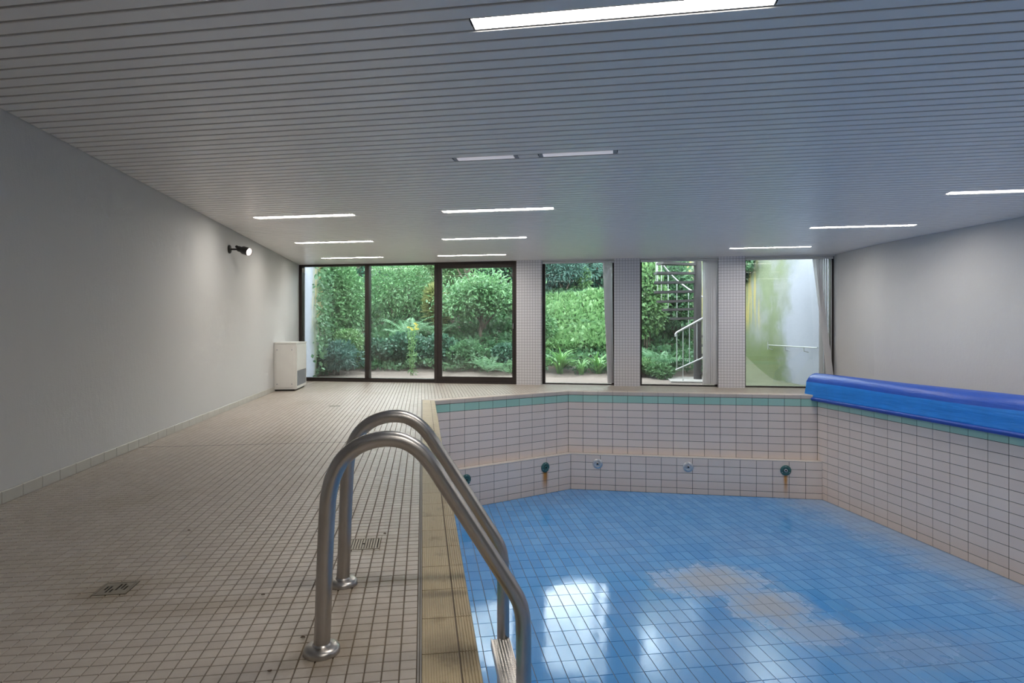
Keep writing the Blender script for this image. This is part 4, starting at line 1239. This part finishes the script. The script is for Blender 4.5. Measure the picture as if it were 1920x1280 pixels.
def shrub(label, s, e, z0, rs, re, rz, n, size, mat, aspect=0.5, lumps=7, name='shrub', cat='shrub', stems=4, droop=0.2, group=None):
    base_ = G(s, e, z0); root = empty(name, base_); tag(root, label, cat, group)
    ctr = np.array([s, e, z0 + rz * 1.0])
    lc = rng.normal(0, 1, (lumps, 3)); lc /= np.linalg.norm(lc, axis=1)[:, None]; lc[:, 2] = np.abs(lc[:, 2]) * 1.2 - 0.45
    lc *= np.array([rs, re, rz]) * 0.55
    free = name == 'climbing_ivy'
    which = rng.integers(0, lumps, n); d = rng.normal(0, 1, (n, 3)); d /= np.linalg.norm(d, axis=1)[:, None]
    rad = rng.uniform(0.55, 1.0, n)[:, None] ** 0.5
    p = ctr + lc[which] + d * rad * np.array([rs, re, rz]) * 0.55
    keep = (p[:, 2] > z0 + 0.02) & (clear(p) | free); p = p[keep]; d = d[keep]
    w = gs(p); nd = np.outer(d[:, 0], np.array(DD)) + np.outer(d[:, 1], np.array(NN)); nd[:, 2] = d[:, 2]
    v, f = leaf_cloud(w, nd, size, aspect, 0.6, droop)
    fast_add('foliage', v, f, mat, root)
    for k in range(stems):
        a = lc[k % lumps] * 0.8
        q0 = G(s + 0.04 * k - 0.08, e, z0 - 0.05); q2 = G(s + a[0], e + a[1], z0 + rz + a[2]); q1 = q0.lerp(q2, 0.5) + Vector((0.05, 0, 0.1))
        MB().tube([q0, q1, q2], [0.022, 0.016, 0.008], 6).build('stem', M['bark'], root, True)
    return root
shrub('tall light creeper-like shrub against the pale garden wall', -0.95, 3.6, 0.2, 0.75, 0.7, 1.55, 7500, 0.10, M['mid'], 0.5, 12)
shrub('second climbing shrub spilling over the pale garden wall', -2.0, 5.2, 0.5, 1.0, 0.8, 1.6, 5500, 0.11, M['mid'], 0.5, 10)
shrub('low blue-green shrub in the left window corner', -0.25, 2.35, -0.05, 0.75, 0.5, 0.42, 3200, 0.09, M['blueleaf'], 0.35, 8)
shrub('bright twiggy shrub behind the heater window', -0.35, 3.0, -0.03, 0.55, 0.45, 0.60, 3200, 0.085, M['bright'], 0.5, 8)
shrub('airy light shrub high on the bank, left', -0.2, 6.2, 1.0, 1.1, 0.9, 1.25, 6000, 0.10, M['mid'], 0.4, 12)
shrub('dark rounded ivy mound behind the yellow flowers', 1.0, 3.5, -0.02, 0.75, 0.5, 0.50, 4200, 0.085, M['ivy_dark'], 0.8, 9)
shrub('dark ivy mound below the window mullion', 0.0, 3.5, 0.0, 0.6, 0.5, 0.48, 3000, 0.085, M['ivy_dark'], 0.8, 9)
shrub('dark ivy mound right of the yellow flowers', 1.95, 3.6, 0.0, 0.6, 0.5, 0.48, 3200, 0.085, M['ivy_dark'], 0.8, 9)
shrub('pale grassy tuft seen at the door mullion', 1.25, 5.4, 1.0, 0.35, 0.35, 0.65, 2600, 0.20, M['grassy'], 0.08, 6, 'grass_tuft', 'grass', 0, -0.6)
shrub('bushy shrub high behind the grassy tuft', 0.6, 7.6, 1.9, 1.2, 0.8, 0.9, 4500, 0.12, M['bright'], 0.5, 10)
shrub('glossy bush low in the sliding door view', 2.65, 3.4, -0.02, 0.55, 0.5, 0.42, 2600, 0.08, M['ivy'], 0.7, 8)
shrub('small dark bush beside the sliding door jamb', 3.75, 3.5, 0.0, 0.5, 0.4, 0.40, 2400, 0.08, M['ivy_dark'], 0.7, 8)
shrub('mid-green bush beside the first tiled pillar', 4.2, 4.6, 0.4, 0.6, 0.5, 0.7, 3400, 0.10, M['mid'], 0.5, 8)
shrub('feathery blue-green conifer high behind the ground cover', 4.7, 8.2, 2.1, 1.5, 0.7, 0.85, 6500, 0.14, M['blueleaf'], 0.18, 12)
shrub('small yellow-green sapling in front of the ivy wall', 5.35, 8.3, 2.0, 0.28, 0.25, 0.55, 700, 0.12, M['bright'], 0.5, 6)
shrub('leafy column of ivy left of the spiral staircase', 7.15, 4.3, 0.3, 0.50, 0.5, 1.45, 6500, 0.105, M['bright'], 0.7, 12)
shrub('dark green bush behind the spiral staircase', 7.9, 4.9, 0.6, 0.8, 0.5, 1.3, 5200, 0.11, M['ivy'], 0.6, 12)
shrub('low weedy plant at the staircase foot', 7.35, 2.5, -0.05, 0.35, 0.3, 0.16, 1000, 0.09, M['mid'], 0.35, 6)
shrub('low weedy plant left of the railing', 7.0, 2.75, -0.05, 0.35, 0.3, 0.22, 1200, 0.09, M['bright'], 0.4, 6)
shrub('trailing ivy on the mossy wall outside the right window', 9.50, 4.0, 1.95, 0.28, 0.8, 0.75, 2800, 0.10, M['ivy'], 0.8, 8, 'climbing_ivy', 'ivy', 0)

n = 6500
yy = 13.3 + rng.uniform(0, 1, n) ** 0.8 * 6.0; zz = rng.uniform(0.0, 3.3, n)
dens = 0.5 + 0.5 * np.sin(yy * 3.1 + zz * 1.2) * np.sin(zz * 2.3 + yy)
ok = (rng.uniform(0, 1, n) < np.clip((yy - 14.0) / 1.2, 0, 1) * (0.45 + 0.55 * dens))
q_ = np.stack([np.full(n, XL + 0.06) + rng.uniform(0, 0.16, n), yy, zz], 1)[ok]
v, f = leaf_cloud(q_, np.tile(np.array([0.6, -0.5, -0.2]), (len(q_), 1)), 0.11, 0.7, 0.6, 0.2)
tag(fast_add('wall_creeper', v, f, M['ivy']), 'creeper leaves climbing the pale garden wall at the far left', 'creeper', kind='stuff')
def tree(label, s, e, z0, h, spread, n, mat, size, fork=True):
    root = empty('garden_tree', G(s, e, z0)); tag(root, label, 'tree')
    MB().tube([G(s + 0.05, e, z0 - 0.1), G(s - 0.02, e, z0 + h * 0.3), G(s + 0.04, e, z0 + h * 0.55)], [0.06, 0.05, 0.04], 10).build('trunk', M['bark'], root, True)
    tips = []
    for k in range(7):
        a = 2 * math.pi * k / 7 + 0.4; r = spread * random.uniform(0.5, 0.9)
        q = (s + r * math.cos(a), e + r * 0.6 * math.sin(a), z0 + h * random.uniform(0.62, 0.95)); tips.append(q)
        q0 = G(s + 0.02, e, z0 + h * random.uniform(0.3, 0.55)); q1 = G(*q)
        MB().tube([q0, q0.lerp(q1, 0.5) + Vector((0, 0, 0.12)), q1], [0.03, 0.02, 0.008], 7).build('branch', M['bark'], root, True)
    which = rng.integers(0, 7, n); T = np.array(tips)[which]
    d = rng.normal(0, 1, (n, 3)); p = T + d * np.array([spread * 0.33, spread * 0.3, h * 0.085])
    v, f = leaf_cloud(gs(p), np.tile(np.array([0, 0, 0.2]), (n, 1)) - np.array(NN) * 0.5, size, 0.45, 0.7, 0.35)
    fast_add('crown', v, f, mat, root)
tree('small layered tree with thin forked trunk seen through the sliding door', 2.75, 4.7, 0.45, 1.9, 1.0, 8500, M['mid'], 0.115)
tree('forked tree high on the bank behind the layered tree', 1.85, 7.0, 1.5, 2.6, 1.0, 4000, M['ivy'], 0.12)

def tall_tree(label, s, e, h, spread, n):
    z0 = hill(s, e); root = empty('tall_tree', G(s, e, z0)); tag(root, label, 'tree', 'tall trees beyond the ivy wall')
    MB().tube([G(s, e, z0 - 0.1), G(s + 0.1, e, z0 + h * 0.35), G(s - 0.05, e, z0 + h * 0.7), G(s, e, z0 + h)], [0.16, 0.13, 0.08, 0.02], 10).build('trunk', M['bark'], root, True)
    tips = []
    for k in range(14):
        a = 2.399 * k; zz = z0 + h * (0.38 + 0.6 * k / 14); r = spread * (1.1 - 0.6 * k / 14) * random.uniform(0.6, 1.1)
        q = (s + r * math.cos(a), e + r * math.sin(a), zz + 0.4); tips.append(q)
        MB().tube([G(s, e, zz - 0.5), G(s + 0.5 * r * math.cos(a), e + 0.5 * r * math.sin(a), zz + 0.05), G(*q)], [0.05, 0.035, 0.01], 6).build('branch', M['bark'], root, True)
    T = np.array(tips)[rng.integers(0, 14, n)]
    p = T + rng.normal(0, 1, (n, 3)) * np.array([0.45, 0.45, 0.38])
    v, f = leaf_cloud(gs(p), rng.normal(0, 1, (n, 3)), 0.20, 0.5, 0.6, 0.4)
    fast_add('crown', v, f, M['ivy_dark'], root)
for a in (('tall tree rising behind the heater window', 0.5, 11.5, 8.5, 1.6, 1700), ('tall tree rising behind the sliding door', 3.4, 12.0, 9.5, 1.5, 1700), ('tall tree rising behind the narrow garden window', 5.6, 11.6, 8.0, 1.0, 800),
          ('tall tree rising behind the spiral staircase', 8.4, 12.2, 9.0, 1.3, 1300), ('tall tree rising behind the mossy wall', 10.6, 11.4, 9.0, 1.7, 1700)):
    tall_tree(*a)
def frond_mesh():
    v, f = [], []; N = 20
    for i in range(N):
        t = i / N; x = t * 0.95; z = 0.55 * t - 0.62 * t * t
        t2 = (i + 1) / N; x2 = t2 * 0.95; z2 = 0.55 * t2 - 0.62 * t2 * t2
        n = len(v); v += [(x, -0.004, z), (x2, -0.004, z2), (x2, 0.004, z2), (x, 0.004, z)]; f.append((n, n + 1, n + 2, n + 3))
        if i < 2: continue
        w = 0.17 * math.sin(math.pi * min(1, (t * 0.92 + 0.10)) ** 0.8)
        for sg in (-1, 1):
            n = len(v); dx = 0.05
            v += [(x, sg * 0.003, z), (x + dx * 0.6 + 0.012, sg * w * 0.5, z + 0.012), (x + dx, sg * w, z - 0.018), (x + dx * 0.5 - 0.014, sg * w * 0.5, z + 0.008)]
            f.append((n, n + 1, n + 2, n + 3) if sg < 0 else (n + 3, n + 2, n + 1, n))
    me = bpy.data.meshes.new('frond'); me.from_pydata(v, [], f); me.materials.append(M['fern']); return me
FR = frond_mesh()
def fern(label, s, e, z0, k, size):
    root = empty('fern', G(s, e, z0)); tag(root, label, 'fern', 'ferns growing on the garden bank')
    for i in range(k):
        a = 2 * math.pi * i / k + random.uniform(-0.2, 0.2); sc = size * random.uniform(0.75, 1.15)
        m = Matrix.Translation(G(s, e, z0)) @ Matrix.Rotation(a, 4, 'Z') @ Matrix.Rotation(-random.uniform(0.15, 0.75), 4, 'Y') @ Matrix.Rotation(random.uniform(-0.3, 0.3), 4, 'X') @ Matrix.Scale(sc, 4)
        place('frond', FR, m, root)
for a in (('big fern spreading low in the sliding door view', 3.3, 2.95, 0.0, 16, 0.85), ('smaller fern at the lower right of the sliding door', 3.85, 2.9, -0.02, 12, 0.6),
          ('fern between the dark mounds left of the door', 2.45, 3.05, 0.0, 12, 0.55), ('large pale fern above the dark ivy mound', 0.75, 4.5, 0.75, 16, 1.05),
          ('pale fern high behind the yellow flowers', 1.5, 4.7, 0.85, 14, 0.8), ('fern arching over the bright ground cover', 5.75, 5.6, 0.95, 14, 0.8),
          ('large fern left of the spiral staircase railing', 7.42, 3.1, 0.15, 16, 0.85), ('fern near the foot of the second tiled pillar', 7.0, 3.2, 0.2, 12, 0.65),
          ('small fern at the edge of the leaf litter by the staircase', 7.5, 2.75, -0.03, 10, 0.5), ('fern on the bank right of the grassy tuft', 3.6, 4.4, 0.55, 12, 0.7)):
    fern(*a)

def strap_mesh():
    v, f = [], []; N = 8
    for i in range(N + 1):
        t = i / N; x = 0.62 * t ** 1.15; z = 0.85 * t - 0.62 * t * t; w = 0.024 * (1 - t ** 3) + 0.001
        v += [(x, -w, z + 0.006), (x, 0, z), (x, w, z + 0.006)]
    for i in range(N):
        a = i * 3; f += [(a, a + 3, a + 4, a + 1), (a + 1, a + 4, a + 5, a + 2)]
    me = bpy.data.meshes.new('leaf'); me.from_pydata(v, [], f); me.materials.append(M['strap']); return me
ST = strap_mesh()
def clump(label, s, e, z0, k, size):
    root = empty('strap_plant', G(s, e, z0)); tag(root, label, 'plant', 'strap-leaved clumps along the leaf litter')
    for i in range(k):
        a = 2.399 * i; sc = size * random.uniform(0.7, 1.15)
        m = Matrix.Translation(G(s, e, z0) + Vector((random.uniform(-.05, .05), random.uniform(-.05, .05), 0))) @ Matrix.Rotation(a, 4, 'Z') @ Matrix.Rotation(-random.uniform(0.0, 0.75), 4, 'Y') @ Matrix.Scale(sc, 4)
        place('leaf', ST, m, root)
for a in (('large strap-leaved clump left in the narrow garden window', 5.05, 3.0, -0.03, 52, 1.05), ('strap-leaved clump beside the curled blind vane', 5.95, 3.05, -0.03, 40, 0.90),
          ('strap-leaved clump half hidden by the first tiled pillar', 4.55, 3.2, -0.02, 30, 0.65), ('thin strap-leaved tuft up in the bright ground cover', 5.3, 4.6, 0.45, 26, 0.6),
          ('small strap-leaved clump between the two larger ones', 5.55, 2.95, -0.03, 30, 0.65), ('strap-leaved clump behind the second tiled pillar', 6.55, 3.2, 0.0, 26, 0.6)):
    clump(*a)
# yellow flowered stalk
fs, fe = 1.54, 2.5
yf = empty('yellow_flower_plant', G(fs, fe, -0.06)); tag(yf, 'tall weed with yellow flower heads in front of the dark ivy', 'flower')
for k in range(3):
    MB().tube([G(fs + 0.03 * k - 0.03, fe, -0.06), G(fs + 0.04 * k - 0.05, fe, 0.5), G(fs + 0.09 * k - 0.10, fe, 1.05)], 0.008, 6).build('stalk', M['strap'], yf, True)
n = 170; p = np.stack([fs + rng.normal(0, 0.045, n), fe + rng.normal(0, 0.05, n), rng.uniform(0.0, 1.0, n)], 1)
v, f = leaf_cloud(gs(p), rng.normal(0, 1, (n, 3)), 0.10, 0.3, 0.3, 0.2); fast_add('leaves', v, f, M['bright'], yf)
for k in range(8):
    c = G(fs + random.uniform(-0.16, 0.16), fe + random.uniform(-0.06, 0.06), random.uniform(1.02, 1.20)); v, f = [c], []
    for j in range(10):
        a = 2 * math.pi * j / 10; v += [c + Vector((math.cos(a) * 0.038, 0.01, math.sin(a) * 0.022 + 0.012)), c + Vector((math.cos(a + 0.4) * 0.038, -0.01, math.sin(a + 0.4) * 0.022 + 0.012))]
        f.append((0, 1 + 2 * j, 2 + 2 * j))
    add('flower_head', v, f, M['yellow'], yf)
# board fence above the ivy
fen = empty('board_fence', G(-0.3, 8.75, 2.4)); tag(fen, 'short grey board fence high at the back of the garden', 'fence')
for k in range(9):
    s = -1.05 + k * 0.145
    MB().wbox(s, s + 0.125, 8.70, 8.725, 2.6, 3.75).build('board', M['wood'], fen)
MB().wbox(-1.1, 0.3, 8.725, 8.77, 3.3, 3.4).build('rail', M['wood'], fen); MB().wbox(-1.1, -1.02, 8.725, 8.8, 2.2, 3.7).build('post', M['wood'], fen)
